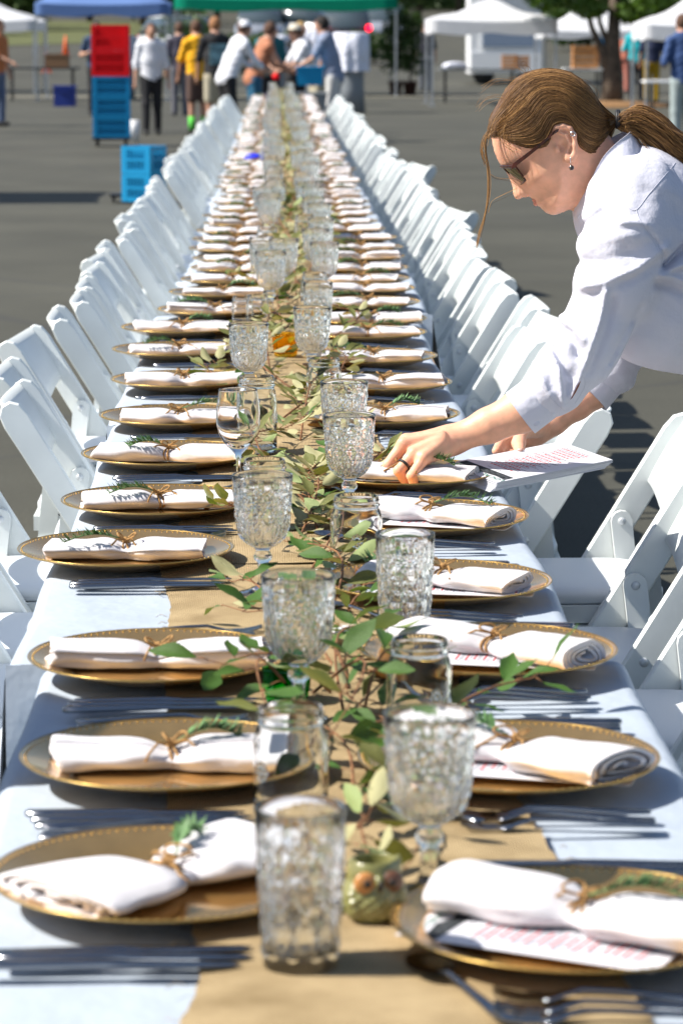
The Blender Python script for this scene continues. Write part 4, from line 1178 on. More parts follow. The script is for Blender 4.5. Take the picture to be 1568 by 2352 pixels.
for pts, rs in fg:
    a_, b_ = pts[2], pts[3]; dd = (b_-a_).normalized(); c_ = b_ + dd*.001+Vector((-.5, 0, .25)).normalized()*rs[3]*.72
    wpart(MB().ball(c_, .0042, 8, 5, (.7, 1, 1.1)).obj('nail', M['nail']), body)
tp = P(1193, 1041, 5.515); wpart(MB().ball(tp+Vector((0, -.0035, .0072)), .0068, 10, 6, (.95, 1.05, .5)).obj('nail', M['nail']), body)
# ring
rg_ = MB(); a_, b_ = MCP[1], fg[1][0][1]; c_ = a_.lerp(b_, .62); dd = (b_-a_).normalized()
u_ = dd.orthogonal().normalized(); w_ = dd.cross(u_)
rg_.tube([c_+(u_*math.cos(k*math.pi/10)+w_*math.sin(k*math.pi/10))*.0112 for k in range(20)], .0026, 8, closed=True)
o = rg_.obj('ring', M['black']); wpart(o)

# ---- shirt
def Bq(zx, zy): return (1148+zx*.2676, 488+zy*.2676)
def tw(x, y, Y): return P(x, y, Y)
def q2(pts): return [(at_y(*Bq(*p), 5.38).x, at_y(*Bq(*p), 5.38).z) for p in pts]
def shirt_zone(lo, hi, h):
    sf = Field(lo, hi, h); sf.f = np.full(sf.n, 9.0, np.float32)
    sf.chain([tw(1462, 478, 5.56), tw(1565, 612, 5.56), tw(1700, 680, 5.57), tw(1830, 760, 5.58), tw(1930, 820, 5.6)], [.118, .150, .140, .130, .140], .05, ((0, 1, 0), 1.22))
    for s_ in (-1, 1): sf.un(sf.ell(tw(1500, 700, HY+s_*.075), (.085, .075, .085)), .06)
    sf.un(sf.ell(tw(1590, 745, 5.56), (.16, .14, .08)), .06)
    near = [tw(1455, 470, 5.43), tw(1440, 548, 5.395), tw(1413, 648, 5.378), tw(1362, 766, 5.375), tw(1330, 818, 5.378), tw(1276, 882, 5.388), tw(1258, 900, 5.392)]
    sf.chain(near, [.088, .080, .0655, .0535, .0515, .0475, .0435], .03)
    far = [tw(1490, 520, 5.70), tw(1478, 640, 5.735), tw(1448, 760, 5.735), tw(1400, 845, 5.72), tw(1388, 862, 5.717)]
    sf.chain(far, [.085, .07, .052, .046, .044], .03)
    U, V = np.broadcast_arrays(sf.X[:, 0, :], sf.Z[0, :, :])
    disp = np.zeros(U.shape)
    for pts, w, a in (([(1390, 300), (1290, 370), (1100, 480), (880, 560), (690, 610)], .011, .0085), ([(1380, 350), (1200, 480), (1000, 570)], .010, -.006),
                      ([(870, 640), (850, 760), (810, 930), (740, 1150), (680, 1330), (590, 1560)], .008, .0075), ([(930, 700), (900, 900), (800, 1150), (720, 1350)], .009, -.005),
                      ([(480, 960), (560, 1010), (620, 1100), (650, 1200)], .009, -.009), ([(500, 890), (600, 960), (690, 1060)], .010, .006),
                      ([(460, 1140), (490, 1220), (540, 1330), (600, 1390)], .008, -.0065), ([(400, 1230), (420, 1330), (410, 1480)], .008, -.003), ([(400, 1160), (480, 1300), (500, 1450), (520, 1640)], .007, .006),
                      ([(300, 1300), (340, 1420), (420, 1560)], .007, .005), ([(1100, 960), (1000, 1180), (880, 1400)], .008, .004), ([(1180, 800), (1060, 1000), (930, 1260)], .008, -.005),
                      ([(1395, 470), (1480, 380), (1600, 290)], .009, -.011), ([(1400, 490), (1560, 440), (1700, 420)], .008, .008), ([(1370, 530), (1500, 560), (1700, 640)], .008, .007), ([(1320, 600), (1480, 650), (1700, 760)], .010, -.007),
                      ([(860, 0), (780, 60), (700, 150)], .010, -.007), ([(1000, 60), (1130, 60), (1200, 90)], .008, .006), ([(1180, 90), (1280, 190), (1370, 330), (1400, 460)], .0035, -.004),
                      ([(690, 300), (900, 200), (1100, 170)], .012, .003), ([(680, 420), (850, 400), (1050, 330), (1250, 230)], .010, -.0035)):
        dd_ = seg_dist2d(U, V, q2(pts)); disp += 1.35*a*np.exp(-(dd_/(w*.85))**2)
    disp += .0016*np.sin(U*85+V*40)*np.sin(V*70-U*30)
    sf.f = sf.f - disp[:, None, :]*np.clip((HY-sf.Y)/.10, 0, 1) - (.003*np.sin(sf.X*60+sf.Z*90))*np.clip((sf.Y-HY)/.1, 0, 1)
    sf.sub(sf.cone(tw(1395, 430, HY), tw(1330, 330, HY), .060, .075), .006)
    sf.f[0, 0, 0] = 9
    return nets(sf.f, sf.lo, sf.h, 1)
v1, q1 = shirt_zone((P(1185, 930, 5.4).x, 5.22, .76), (.80, 5.90, 1.42), .0037); v2, q2_ = shirt_zone((.79, 5.22, .76), (1.30, 5.92, 1.42), .010)
shirt = link('shirt', np_mesh('shirt', np.concatenate([v1, v2]), np.concatenate([q1, q2_+len(v1)]), M['shirt']))
wpart(shirt)
def cuff(c0, c1, r0, r1, name='cuff', kk=1.0):
    c0, c1 = Vector(c0), Vector(c1); d_ = (c1-c0).normalized(); u_ = d_.cross(Vector((0, 1, 0))).normalized(); w_ = d_.cross(u_)
    vs = []; N_ = 40; prof = [(0, r0*.96), (.03, r0*1.0), (.5, (r0+r1)/2*1.01), (.97, r1*1.02), (1, r1*1.01), (1.0, r1*.95), (.9, r1*.93), (.4, r1*.93)]
    for (t, r_) in prof:
        for k in range(N_):
            a = 2*math.pi*k/N_; wob = 1+.035*math.sin(3*a+1)*t+.015*math.sin(7*a)
            vs.append(c0.lerp(c1, t)+(u_*math.cos(a)+w_*math.sin(a)*kk)*r_*wob)
    mb = MB(); mb.add(vs, [(j*N_+k, j*N_+(k+1) % N_, (j+1)*N_+(k+1) % N_, (j+1)*N_+k) for j in range(len(prof)-1) for k in range(N_)])
    return mb, d_, u_
mb, d_, u_ = cuff(tw(1258, 900, 5.392), tw(1193, 947, 5.395), .0440, .0435)
cf = mb.obj('cuff', M['shirt']); wpart(cf)
for (zx, zy) in ((452, 1712), (310, 1808)):
    b_ = at_y(*Bq(zx, zy), 5.362); bt = MB(); bt.ball(b_, .0062, 14, 6, (1, .35, 1)); bt.ball(b_+Vector((0, -.0018, 0)), .0045, 12, 5, (1, .3, 1)); wpart(bt.obj('button', M['shirt']), cf)
mb, _, _ = cuff(tw(1396, 853, 5.719), tw(1349, 905, 5.71), .0440, .0435); wpart(mb.obj('cuff', M['shirt']))
def sm(c, n=25):
    t = np.linspace(0, len(c)-1, n); c = np.array(c, float); i = np.minimum(t.astype(int), len(c)-2); f_ = t-i
    p0, p1, p2, p3 = c[np.maximum(i-1, 0)], c[i], c[i+1], c[np.minimum(i+2, len(c)-1)]; f_ = f_[:, None]
    return .5*((2*p1)+(-p0+p2)*f_+(2*p0-5*p1+4*p2-p3)*f_**2+(-p0+3*p1-3*p2+p3)*f_**3)
# collar
ctop = [(1245, 425, 0), (1190, 455, .050), (1115, 505, .072), (1030, 590, .080), (965, 710, .078), (925, 830, .066), (884, 985, .030)]
cbot = [(1330, 575, 0), (1270, 600, .062), (1195, 655, .090), (1110, 740, .100), (1030, 850, .094), (965, 960, .074), (915, 1045, .036)]
for s_ in (-1, 1):
    a_, b_ = sm(ctop), sm(cbot); vs = []; n_ = 25; rows_ = 7
    for off in (0, .0035):
        for j in range(rows_):
            t = j/(rows_-1)
            for i in range(n_):
                q = a_[i]*(1-t)+b_[i]*t; bul = .006*math.sin(math.pi*t); vs.append(hp(q[0], q[1], s_*(q[2]+bul*min(1, q[2]*30)-off)))
    o_ = n_*rows_; fs = [(j*n_+i, j*n_+i+1, (j+1)*n_+i+1, (j+1)*n_+i) for j in range(rows_-1) for i in range(n_-1)]
    fs += [tuple(o_+k for k in f_[::-1]) for f_ in fs]
    for i in range(n_-1): fs += [(i, i+1, o_+i+1, o_+i), ((rows_-1)*n_+i, (rows_-1)*n_+i+1, o_+(rows_-1)*n_+i+1, o_+(rows_-1)*n_+i)]
    mb = MB(); mb.add(vs, fs); wpart(mb.obj('collar', M['shirt']))
def sm(c, n=25):
    t = np.linspace(0, len(c)-1, n); c = np.array(c, float); i = np.minimum(t.astype(int), len(c)-2); f_ = t-i
    p0, p1, p2, p3 = c[np.maximum(i-1, 0)], c[i], c[i+1], c[np.minimum(i+2, len(c)-1)]; f_ = f_[:, None]
    return .5*((2*p1)+(-p0+p2)*f_+(2*p0-5*p1+4*p2-p3)*f_**2+(-p0+3*p1-3*p2+p3)*f_**3)
# seams stitched on the shirt (armhole and yoke), laid on the cloth by finding its surface
from mathutils.bvhtree import BVHTree
bvh = BVHTree.FromPolygons([v.co[:] for v in shirt.data.vertices], [tuple(p.vertices) for p in shirt.data.polygons])
def on_shirt(x, y):
    d_ = ray(x, y).normalized(); h_ = bvh.ray_cast(Vector((0, 0, CAMH)), d_)
    return h_[0] - d_*.0004 if h_[0] is not None else None
for pts in ([Bq(*p) for p in [(1165, -30), (1195, 60), (1262, 160), (1330, 260), (1372, 350), (1400, 470)]], [A(*p) for p in [(1520, 640), (1440, 735), (1350, 840), (1262, 945), (1180, 900), (1100, 868)]],
            [Bq(*p) for p in [(262, 1400), (330, 1480), (430, 1590), (545, 1698)]], [Bq(*p) for p in [(700, 1400), (725, 1440), (722, 1500), (690, 1560), (640, 1640)]]):
    c = sm([(a, b, 0) for a, b in pts], 40); q = [on_shirt(p[0], p[1]) for p in c]; q = [p for p in q if p is not None]
    if len(q) > 4: o = MB().tube(q, .0005, 4).obj('seam', M['seam']); wpart(o, shirt)
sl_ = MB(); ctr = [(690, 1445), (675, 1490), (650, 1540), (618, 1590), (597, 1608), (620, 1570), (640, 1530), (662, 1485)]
sl_.add([(on_shirt(*Bq(*p)) or at_y(*Bq(*p), 5.34))+Vector((0, -.0012, 0)) for i, p in enumerate(ctr)], [tuple(range(8))], 0, False); so = sl_.obj('sleeve_slit', mat('shaded_skin', (0.20, 0.06, 0.03), .7)); wpart(so)  # flat patch for the slit; shade inside painted into its dark skin colour
# trousers and shoes (she stands outside the chairs, beyond the frame)
M['denim'] = mat('dark_trousers', (0.03, 0.03, 0.04), .8)
tf = Field((.80, 5.36, .05), (1.34, 5.90, 1.12), .012); tf.f = np.full(tf.n, 9.0)
tf.chain([tw(1930, 820, 5.62), (1.10, 5.62, .90)], [.148, .15], .04)
for s_ in (-1, 1): tf.chain([(1.09, 5.62+s_*.08, .88), (1.0, 5.62+s_*.10, .48), (1.08, 5.62+s_*.11, .1)], [.095, .062, .048], .03)
wpart(tf.build('trousers', M['denim']))
for s_ in (-1, 1):
    sh = Field((.84, 5.62+s_*.11-.07, -.001), (1.2, 5.62+s_*.11+.07, .16), .008); sh.f = np.full(sh.n, 9.0)
    sh.chain([(1.12, 5.62+s_*.11, .045), (.93, 5.62+s_*.12, .035)], [.042, .034], .02); sh.un(sh.cone((1.1, 5.62+s_*.11, .04), (1.09, 5.62+s_*.11, .12), .04, .042), .02)
    wpart(sh.build('shoe', M['black']))

# ---- hair
hf = Field((hp(290, 0).x, HY-.10, hp(0, 620).z), (hp(1175, 0).x, HY+.10, hp(0, 15).z), .0028)
U, V = np.broadcast_arrays(hf.X[:, 0, :], hf.Z[0, :, :])
def hairT(U, V):
    dh = poly_sd(U, V, h2(smooth_poly(hairp, 1))); d2, _ = headT(U, V)
    dd = np.maximum(dh*0+d2+.0045, 0); k = np.clip(dd/.084, 0, 1)
    T = .0805*np.sqrt(np.clip(1-(1-k)**2, 0, 1)); ed = np.clip(dh/.006, 0, 1)
    xt = hp(1100, 400).x; nar = np.clip((hp(1150, 0).x-U)/.045, .25, 1); T = np.minimum(T, .08*nar)
    return dh, np.where(dh > 0, T-.006*(1-ed), 0)
dh, Th = hairT(U, V); Yr = np.abs(hf.Y-HY)
hf.f = np.where(dh[:, None, :] > 0, (Yr-Th[:, None, :])*.8, np.sqrt(Yr**2+dh[:, None, :]**2)+.0001)
hair = hf.build('hair', M['hair'], None, 2); wpart(hair)
topc = [(322, 455), (312, 415), (338, 335), (392, 248), (445, 152), (502, 97), (562, 64), (640, 44), (700, 38), (780, 46), (853, 64), (912, 104), (964, 150), (1002, 204), (1038, 260), (1086, 308), (1128, 338), (1142, 358)]
botc = [(350, 478), (430, 500), (500, 528), (560, 542), (620, 544), (675, 522), (700, 465), (722, 405), (775, 388), (830, 408), (856, 460), (880, 530), (940, 580), (1005, 592), (1050, 560), (1095, 500), (1130, 430), (1145, 385)]
def resample(c, n):
    c = np.array(c, float); s = np.r_[0, np.cumsum(np.hypot(*np.diff(c, axis=0).T))]; t = np.linspace(0, s[-1], n)
    return np.stack([np.interp(t, s, c[:, 0]), np.interp(t, s, c[:, 1])], 1)
TC, BC = resample(topc, 60), resample(botc, 60)
gxs = np.linspace(250, 1250, 201); gys = np.linspace(0, 700, 141)
GU = np.array([[hp(a, b).x for b in gys[[0, -1]]] for a in gxs[[0, -1]]]); GV = np.array([[hp(a, b).z for b in gys[[0, -1]]] for a in gxs[[0, -1]]])
U2 = np.repeat(np.linspace(GU[0, 0], GU[1, 0], 201)[:, None], 141, 1); V2 = np.repeat(np.linspace(GV[0, 0], GV[0, 1], 141)[None, :], 201, 0)
_, TH2 = hairT(U2, V2)
def thair(zx, zy):
    i = min(199, max(0, (zx-250)/5)); j = min(139, max(0, zy/5)); a, b = int(i), int(j); fa, fb = i-a, j-b
    return TH2[a, b]*(1-fa)*(1-fb)+TH2[a+1, b]*fa*(1-fb)+TH2[a, b+1]*(1-fa)*fb+TH2[a+1, b+1]*fa*fb
hs = [MB(), MB(), MB()]; rh = random.Random(21)
def strand(pts3, r=.0007, w=None):
    k = w if w is not None else rh.choices([0, 1, 2], [3, 5, 2.4])[0]
    n = len(pts3); hs[k].tube(pts3, [r*(.35 if i in (0, n-1) else 1) for i in range(n)], 3, cap=False)
for q in range(1500):
    s_ = -1 if rh.random() < .72 else 1; lam = rh.random()**.85; t0 = rh.uniform(0, .35) if lam > .15 else rh.uniform(0, .6); t1 = rh.uniform(.75, 1.0)
    if lam > .55 and rh.random() < .5: t0 = rh.uniform(0, .08)
    w1, w2, ph = rh.uniform(-5, 5), rh.uniform(-4, 4), rh.uniform(0, 6); lift = abs(rh.gauss(0, .0009)); pts = []
    n_ = 22
    for i in range(n_):
        t = t0+(t1-t0)*i/(n_-1); lm = max(0, min(1, lam+.03*math.sin(t*7+ph))); k = t*59; a = min(58, int(k)); f_ = k-a
        tt_ = TC[a]*(1-f_)+TC[a+1]*f_; bb_ = BC[a]*(1-f_)+BC[a+1]*f_
        # top strands bow over the crown
        z_ = tt_*(1-lm)+bb_*lm; z_ = z_+np.array([0, -12*math.sin(math.pi*lm)*math.sin(math.pi*t)]) + np.array([w1*math.sin(t*5+ph), w2*math.sin(t*6+ph)])
        pts.append(hp(z_[0], z_[1], s_*(thair(*z_)+.0004+lift+.0007*math.sin(t*40+ph)*0)))
    strand(pts, rh.uniform(.00022, .00048))
def loose(zpts, n, spread, r=.00035, dy=-.05, k=None, dspread=.01):
    for _ in range(n):
        off = [rh.gauss(0, spread) for _ in range(4)]; d0 = dy+rh.gauss(0, dspread); c = sm([(a+off[0]+off[2]*math.sin(i*1.3), b+off[1]+off[3]*math.cos(i*1.1), 0) for i, (a, b) in enumerate(zpts)], 16)
        strand([hp(p[0], p[1], d0) for p in c], r, k)
loose([(350, 430), (300, 480), (296, 560), (312, 700), (312, 830), (292, 970), (262, 1080), (240, 1170)], 14, 5, .0004, -.045, dspread=.006)
loose([(345, 420), (290, 470), (270, 560), (300, 640)], 12, 9, .0004, -.04)
loose([(500, 110), (430, 120), (350, 130), (280, 185)], 9, 11, .0002, -.02); loose([(430, 220), (360, 215), (290, 240), (245, 290)], 9, 11, .0002, -.03)
loose([(400, 300), (350, 360), (320, 420), (300, 500)], 16, 12, .0004, -.05); loose([(420, 400), (400, 440), (430, 490), (500, 540)], 16, 16, .0004, -.055)
loose([(560, 70), (545, 30), (575, 40), (590, 80)], 6, 14, .0003, 0); loose([(900, 110), (940, 130), (1000, 190), (1010, 230)], 8, 12, .0003, -.01)
loose([(310, 720), (350, 740), (440, 740), (480, 760)], 3, 8, .0003, -.06); loose([(300, 950), (330, 880), (400, 840), (480, 800)], 3, 8, .00025, -.06)
pony = [(1140, 362), (1190, 362), (1250, 350), (1330, 385), (1420, 450), (1500, 530), (1600, 610), (1720, 720), (1840, 860)]
pr_ = [.010, .017, .021, .025, .027, .027, .025, .02, .008]
pt = MB(); pt.tube([hp(a, b+8, -.012) for a, b in pony], [r_*.92 for r_ in pr_], 14, flat=1.1); pony_o = pt.obj('ponytail', M['hair']); wpart(pony_o)
pc = sm([(a, b, r_) for (a, b), r_ in zip(pony, pr_)], 26)
for q in range(420):
    an = rh.uniform(0, 6.28); ex = rh.uniform(.85, 1.22); tw_ = rh.uniform(-1.5, 1.5); pts = []
    i0 = rh.randint(0, 5)
    for i in range(i0, 26):
        a, b, r_ = pc[i]; aa = an+tw_*i/26; pts.append(hp(a, b+8, -.012) + Vector((math.cos(aa)*.25, math.sin(aa), math.cos(aa)))*r_*ex)
    strand(pts, rh.uniform(.0003, .0007), rh.choices([0, 1, 2], [2, 4, 4 if i0 >= 0 else 1])[0])
loose([(1150, 350), (1220, 310), (1330, 330), (1450, 420), (1560, 480)], 26, 14, .0004, -.03); loose([(1180, 420), (1200, 440), (1260, 470), (1330, 560)], 14, 10, .0004, -.03)
for m_, k in zip(('strand_a', 'strand_b', 'strand_c'), range(3)):
    o = hs[k].obj('hair_strands', M[m_]); wpart(o, hair); o['kind'] = 'stuff'
ht = MB()
for k in range(2): ht.tube([hp(1141+k*9+5*math.cos(t*.4), 362, -.012)+Vector((0, math.cos(t*.4), math.sin(t*.4)))*.0145 for t in range(16)], .0034, 6, closed=True)
wpart(ht.obj('hair_tie', M['black']), pony_o)

# ---- sunglasses and earrings: worn things of their own
sg_ = thing('sunglasses', 'tortoiseshell sunglasses with dark green lenses worn by the bending woman', 'sunglasses', hp(470, 700)); SGL = sg_.location.copy()
def spart(o, parent=None):
    o.parent = parent or sg_; o.matrix_parent_inverse = Matrix.Translation(-SGL) if not parent else Matrix.Identity(4); return o
bk = Vector((-(410-700), 0, 0)); 
def front(t, s_):                                           # t down the lens, s_ across the face
    zx, zy = 408+(524-408)*t, 664+(778-664)*t; w = abs(s_)**1.8
    return hp(zx+(66-50*t)*w, zy-(14+24*t)*w, s_*.071)
fr = MB(); n_ = 25
for t0_, r_ in ((0.0, .0036), (1.0, .0018)):
    fr.tube([front(t0_, (i/(n_-1)*2-1)) for i in range(n_)], r_, 8)
for s_ in (-1, -.12, .12, 1): fr.tube([front(t/6, s_) for t in range(7)], .0018, 6)
spart(fr.obj('frame', M['tortoise']))
for s0, s1 in ((-.98, -.12), (.12, .98)):
    ln = MB(); a_ = 13; b_ = 9
    vs = [front(.03+.94*j/(b_-1), s0+(s1-s0)*i/(a_-1)) for i in range(a_) for j in range(b_)]
    ln.add(vs, [(i*b_+j, i*b_+j+1, (i+1)*b_+j+1, (i+1)*b_+j) for i in range(a_-1) for j in range(b_-1)]); spart(ln.obj('lens', M['lens']))
for s_ in (-1, 1):
    te = MB(); c = sm([(452, 655, .0725), (520, 603, .0755), (600, 540, .0775), (680, 472, .079), (712, 440, .080), (745, 425, .076)], 14)
    hh_ = [.0125, .0125, .012, .0115, .011, .0105, .010, .0095, .009, .0085, .008, .007, .006, .005]
    te.add([hp(a, b, s_*(d_+.0045+o_))+Vector((z_*.35, 0, z_))*hh_[i]/2 for i, (a, b, d_) in enumerate(c) for z_, o_ in ((-1, -.0018), (-1, .0018), (1, .0018), (1, -.0018))], [(i*4+k, i*4+(k+1) % 4, (i+1)*4+(k+1) % 4, (i+1)*4+k) for i in range(13) for k in range(4)]+[(0, 1, 2, 3), (52, 53, 54, 55)], 0, False); spart(te.obj('temple', M['tortoise']))
er = thing('earring', 'small silver drop earring with a dark ball on the woman\'s ear lobe', 'earring', hp(820, 590, -.082)); EL = er.location.copy()
m1 = MB().tube([hp(820, 588, -.083), hp(817, 600, -.086), hp(823, 645, -.084)], .0008, 6).obj('hook', M['silver'], er); m1.matrix_parent_inverse = Matrix.Translation(-EL)
b1 = MB(); b1.ball(hp(827, 660, -.084), .0042, 12, 8); m2 = b1.obj('ball', M['black'], er); m2.matrix_parent_inverse = Matrix.Translation(-EL)
b1 = MB(); b1.tube([hp(827+13*math.cos(k*.5), 660+13*math.sin(k*.5), -.084) for k in range(13)], .0009, 5, closed=True); m2 = b1.obj('bezel', M['silver'], er); m2.matrix_parent_inverse = Matrix.Translation(-EL)
e2 = MB(); e2.tube([hp(835+14*math.cos(k*.5), 447+14*math.sin(k*.5), -.083) for k in range(13)], .0011, 6, closed=True)
e2o = e2.obj('ear_hoop', M['silver']); tag(e2o, 'tiny silver hoop high on the rim of the woman\'s ear', 'earring')

# ---- the stack of menus in her far hand
Lc, Fc, Rc = P(1033, 1060, 5.42), P(1130, 1113, 5.29), P(1396, 1060, 5.47)
yv = (Fc-Rc).normalized(); xv = (Lc-Fc); xv = (xv-yv*xv.dot(yv)).normalized(); zv = xv.cross(yv)
mid = (Lc+Rc)/2; wdt, lng = .135, (Fc-Rc).length
MX = Matrix((xv, yv, zv)).transposed().to_4x4(); MX.translation = mid
st = thing('menu_stack', 'thick stack of printed white menu cards held in the woman\'s far hand', 'menu stack'); st.matrix_world = MX; st.location = MX.translation; st.rotation_euler = MX.to_euler()
r_ = random.Random(4); mb = MB(); nsh = 16
for k in range(nsh):
    f_ = k/(nsh-1); sh_ = .032*max(0, f_-.25)**1.3
    mb.box((r_.uniform(-.0012, .0012)-.0*f_, sh_*.75+r_.uniform(-.0015, .0015), -.0016-.00085*k), (wdt, lng, .00062), Matrix.Rotation(r_.uniform(-.006, .006)+.01*f_, 3, 'Z'))
mb.obj('sheets', M['paper'], st)
tp_ = MB().box((0, 0, -.0004), (wdt, lng, .0007)).obj('top_sheet', M['paper'], st)
for me in (PR, PG, photo_me, LET, LET2, LET3):
    o = link({'menu_print': 'printed_text', 'photo_strip': 'printed_photo'}.get(me.name.split('.')[0], 'lettering'), me, tp_)
    o.scale = (1.2, lng/.28, 1); o.location = (0, {LET.name: .120, LET2.name: .083, LET3.name: -.062}.get(me.name, 0)*lng/.28, .0002+(.0003 if me is LET else 0))
# ------------------------------------------------------------------ background: crates, people, stalls, trees, cars
M.update(red=mat('red_plastic', (0.80, 0.006, 0.012), .6, spec=.2), cyan=mat('blue_plastic', (0.008, 0.26, 0.52), .5, spec=.25), dkblue=mat('navy_plastic', (0.01, 0.03, 0.22), .5),
         canopy_w=mat_cloth('canopy_white', (0.78, 0.79, 0.82), trans=.3), canopy_b=mat_cloth('canopy_blue', (0.13, 0.22, 0.46), trans=.15), canopy_g=mat_cloth('canopy_green', (0.002, 0.26, 0.15), trans=.15),
         pole=mat('tent_pole', (0.45, 0.47, 0.5), .35, .5), grey=mat('grey_plastic', (0.2, 0.22, 0.24), .6), white=mat('white_paint', (0.78, 0.79, 0.8), .5), wood=mat('crate_wood', (0.42, 0.19, 0.06), .7, nscale=8, namt=.3, stretch=(1, 8, 8)),
         cardboard=mat('cardboard', (0.22, 0.12, 0.06), .8), bark=mat('bark', (0.10, 0.075, 0.055), .95, nscale=9, namt=.4, bscale=18, bstr=.8, bdist=.03), crown=mat_leaf('crown_leaf', (0.08, 0.16, 0.012), (0.09, 0.16, 0.04)), crown2=mat_leaf('hedge_leaf', (0.035, 0.075, 0.015), (0.06, 0.1, 0.03)),
         mulch=mat('mulch', (0.22, 0.12, 0.05), .95, nscale=30, namt=.5), grass=mat('verge_grass', (0.09, 0.10, 0.03), .9, nscale=6, namt=.3), orange=mat('orange', (0.8, 0.13, 0.02), .5), terracotta=mat('pot_brown', (0.10, 0.045, 0.03), .6),
         silver_paint=mat('car_silver', (0.45, 0.47, 0.5), .25, .6, coat=1), dark_paint=mat('car_dark', (0.03, 0.03, 0.035), .2, .3, coat=1), white_paint=mat('car_white', (0.75, 0.77, 0.78), .25, coat=1), car_glass=mat('car_glass', (0.05, 0.07, 0.08), .08, coat=1), tail=mat('tail_lamp', (0.7, 0.0, 0.01), .3, emit=((1, 0.0, 0.02), 5)), tyre=mat('tyre', (0.02, 0.02, 0.02), .8),
         siding=mat('siding_grey', (0.50, 0.53, 0.56), .6), winglass=mat('window_blue', (0.22, 0.28, 0.38), .15), linen2=mat_cloth('skirt_linen', (0.70, 0.72, 0.82), bscale=5, bstr=.8, bdist=.1), brick=mat('brick_red', (0.30, 0.11, 0.07), .9, nscale=5, namt=.3))
def G(px, py): return at_z(px, py, 0.0)
def GY(px, Y): d = ray(px, 300); return Vector((d.x*Y/d.y, Y, gz(Y)))
def rack(m, h=.25, w=.5):
    mb = MB(); z0 = 0; t = .016
    for sx, sy in ((1, 0), (-1, 0), (0, 1), (0, -1)):
        ln = w; rot = Matrix.Rotation(0 if sy else math.pi/2, 3, 'Z')
        def pl(cx, cz, sw, sh, off=0):
            p = rot @ Vector((cx, 0, 0)); mb.box((p.x+sx*(w/2-t/2), p.y+sy*(w/2-t/2), cz), (sw, t+off, sh), rot)
        pl(0, .02, ln, .04); pl(0, h-.02, ln, .036); pl(0, h*.5, ln, .022)
        for k in (-1, 1): pl(k*(ln/2-.028), h/2, .056, h-.002, .002)
        for k in range(-3, 4): pl(k*ln/8, h/2, .014, h-.02, -.004)
        rot_p = rot @ Vector((0, 0, 0)); mb.box((sx*(w/2-.055), sy*(w/2-.055), h/2), (ln-.06, .006, h-.03), rot)
    mb.box((0, 0, .008), (w-.03, w-.03, .012)); return mb
def dolly(mb_w=.5):
    d = MB(); d.box((0, 0, .11), (mb_w, mb_w, .03)); cs = []
    for sx in (-1, 1):
        for sy in (-1, 1):
            d.tube([(sx*.19-.012, sy*.19, .04), (sx*.19+.012, sy*.19, .04)], .038, 12); d.box((sx*.19, sy*.19, .08), (.03, .05, .05))
    return d
RKS = rack(M['cyan'], .25, .30).mesh('rack', M['cyan'])
RK = {'red': rack(M['red']).mesh('rack', M['red']), 'cyan': rack(M['cyan']).mesh('rack', M['cyan'])}
def put_rack(me, p, rz, label, group):
    o = link('dish_rack', me); o.location = p; o.rotation_euler = (0, 0, rz); tag(o, label, 'rack', group)
b = G(255, 338); b.y += .25; do = dolly().obj('rack_dolly', M['black']); do.location = b; tag(do, 'black wheeled dolly under the red and blue rack stack', 'dolly')
zz = .127; names = ['lowest blue rack of the tall red and blue stack', 'second blue rack from the bottom of the tall stack', 'topmost blue rack just below the red racks', 'lower red rack near the top of the tall stack', 'top red rack of the tall stack']
hs_ = [.27, .27, .27, .34, .34]
for k in range(5):
    me = RK['cyan' if k < 3 else 'red']; o = link('dish_rack', me); o.location = b+Vector((0, 0, zz)); o.scale = (1.0, 1, hs_[k]/.25); o.rotation_euler.z = R(4 if k < 3 else 1); tag(o, names[k], 'rack', 'racks of the tall stack'); zz += hs_[k]+.002
b = G(322, 470); b.y += .22; do = dolly(.48).obj('rack_dolly', M['black']); do.location = b+Vector((-.14, .12, -.03)); do.scale = (.6, .6, .9); tag(do, 'black wheeled dolly sticking out beside the lone blue racks', 'dolly')
b = b+Vector((.03, 0, 0))
for k in range(2): put_rack(RKS, b+Vector((0, 0, .02+.252*k)), R(62), ['lower blue rack of the short stack on the left pavement', 'upper blue rack of the short stack on the left pavement'][k], 'racks of the short stack')
p = G(308, 325); wb = MB().lathe([(.001, 0), (.075, 0), (.085, .3), (.001, .3)], 20).obj('white_bucket', M['white']); wb.location = p; tag(wb, 'white bucket standing on the ground right of the tall rack stack', 'bucket')

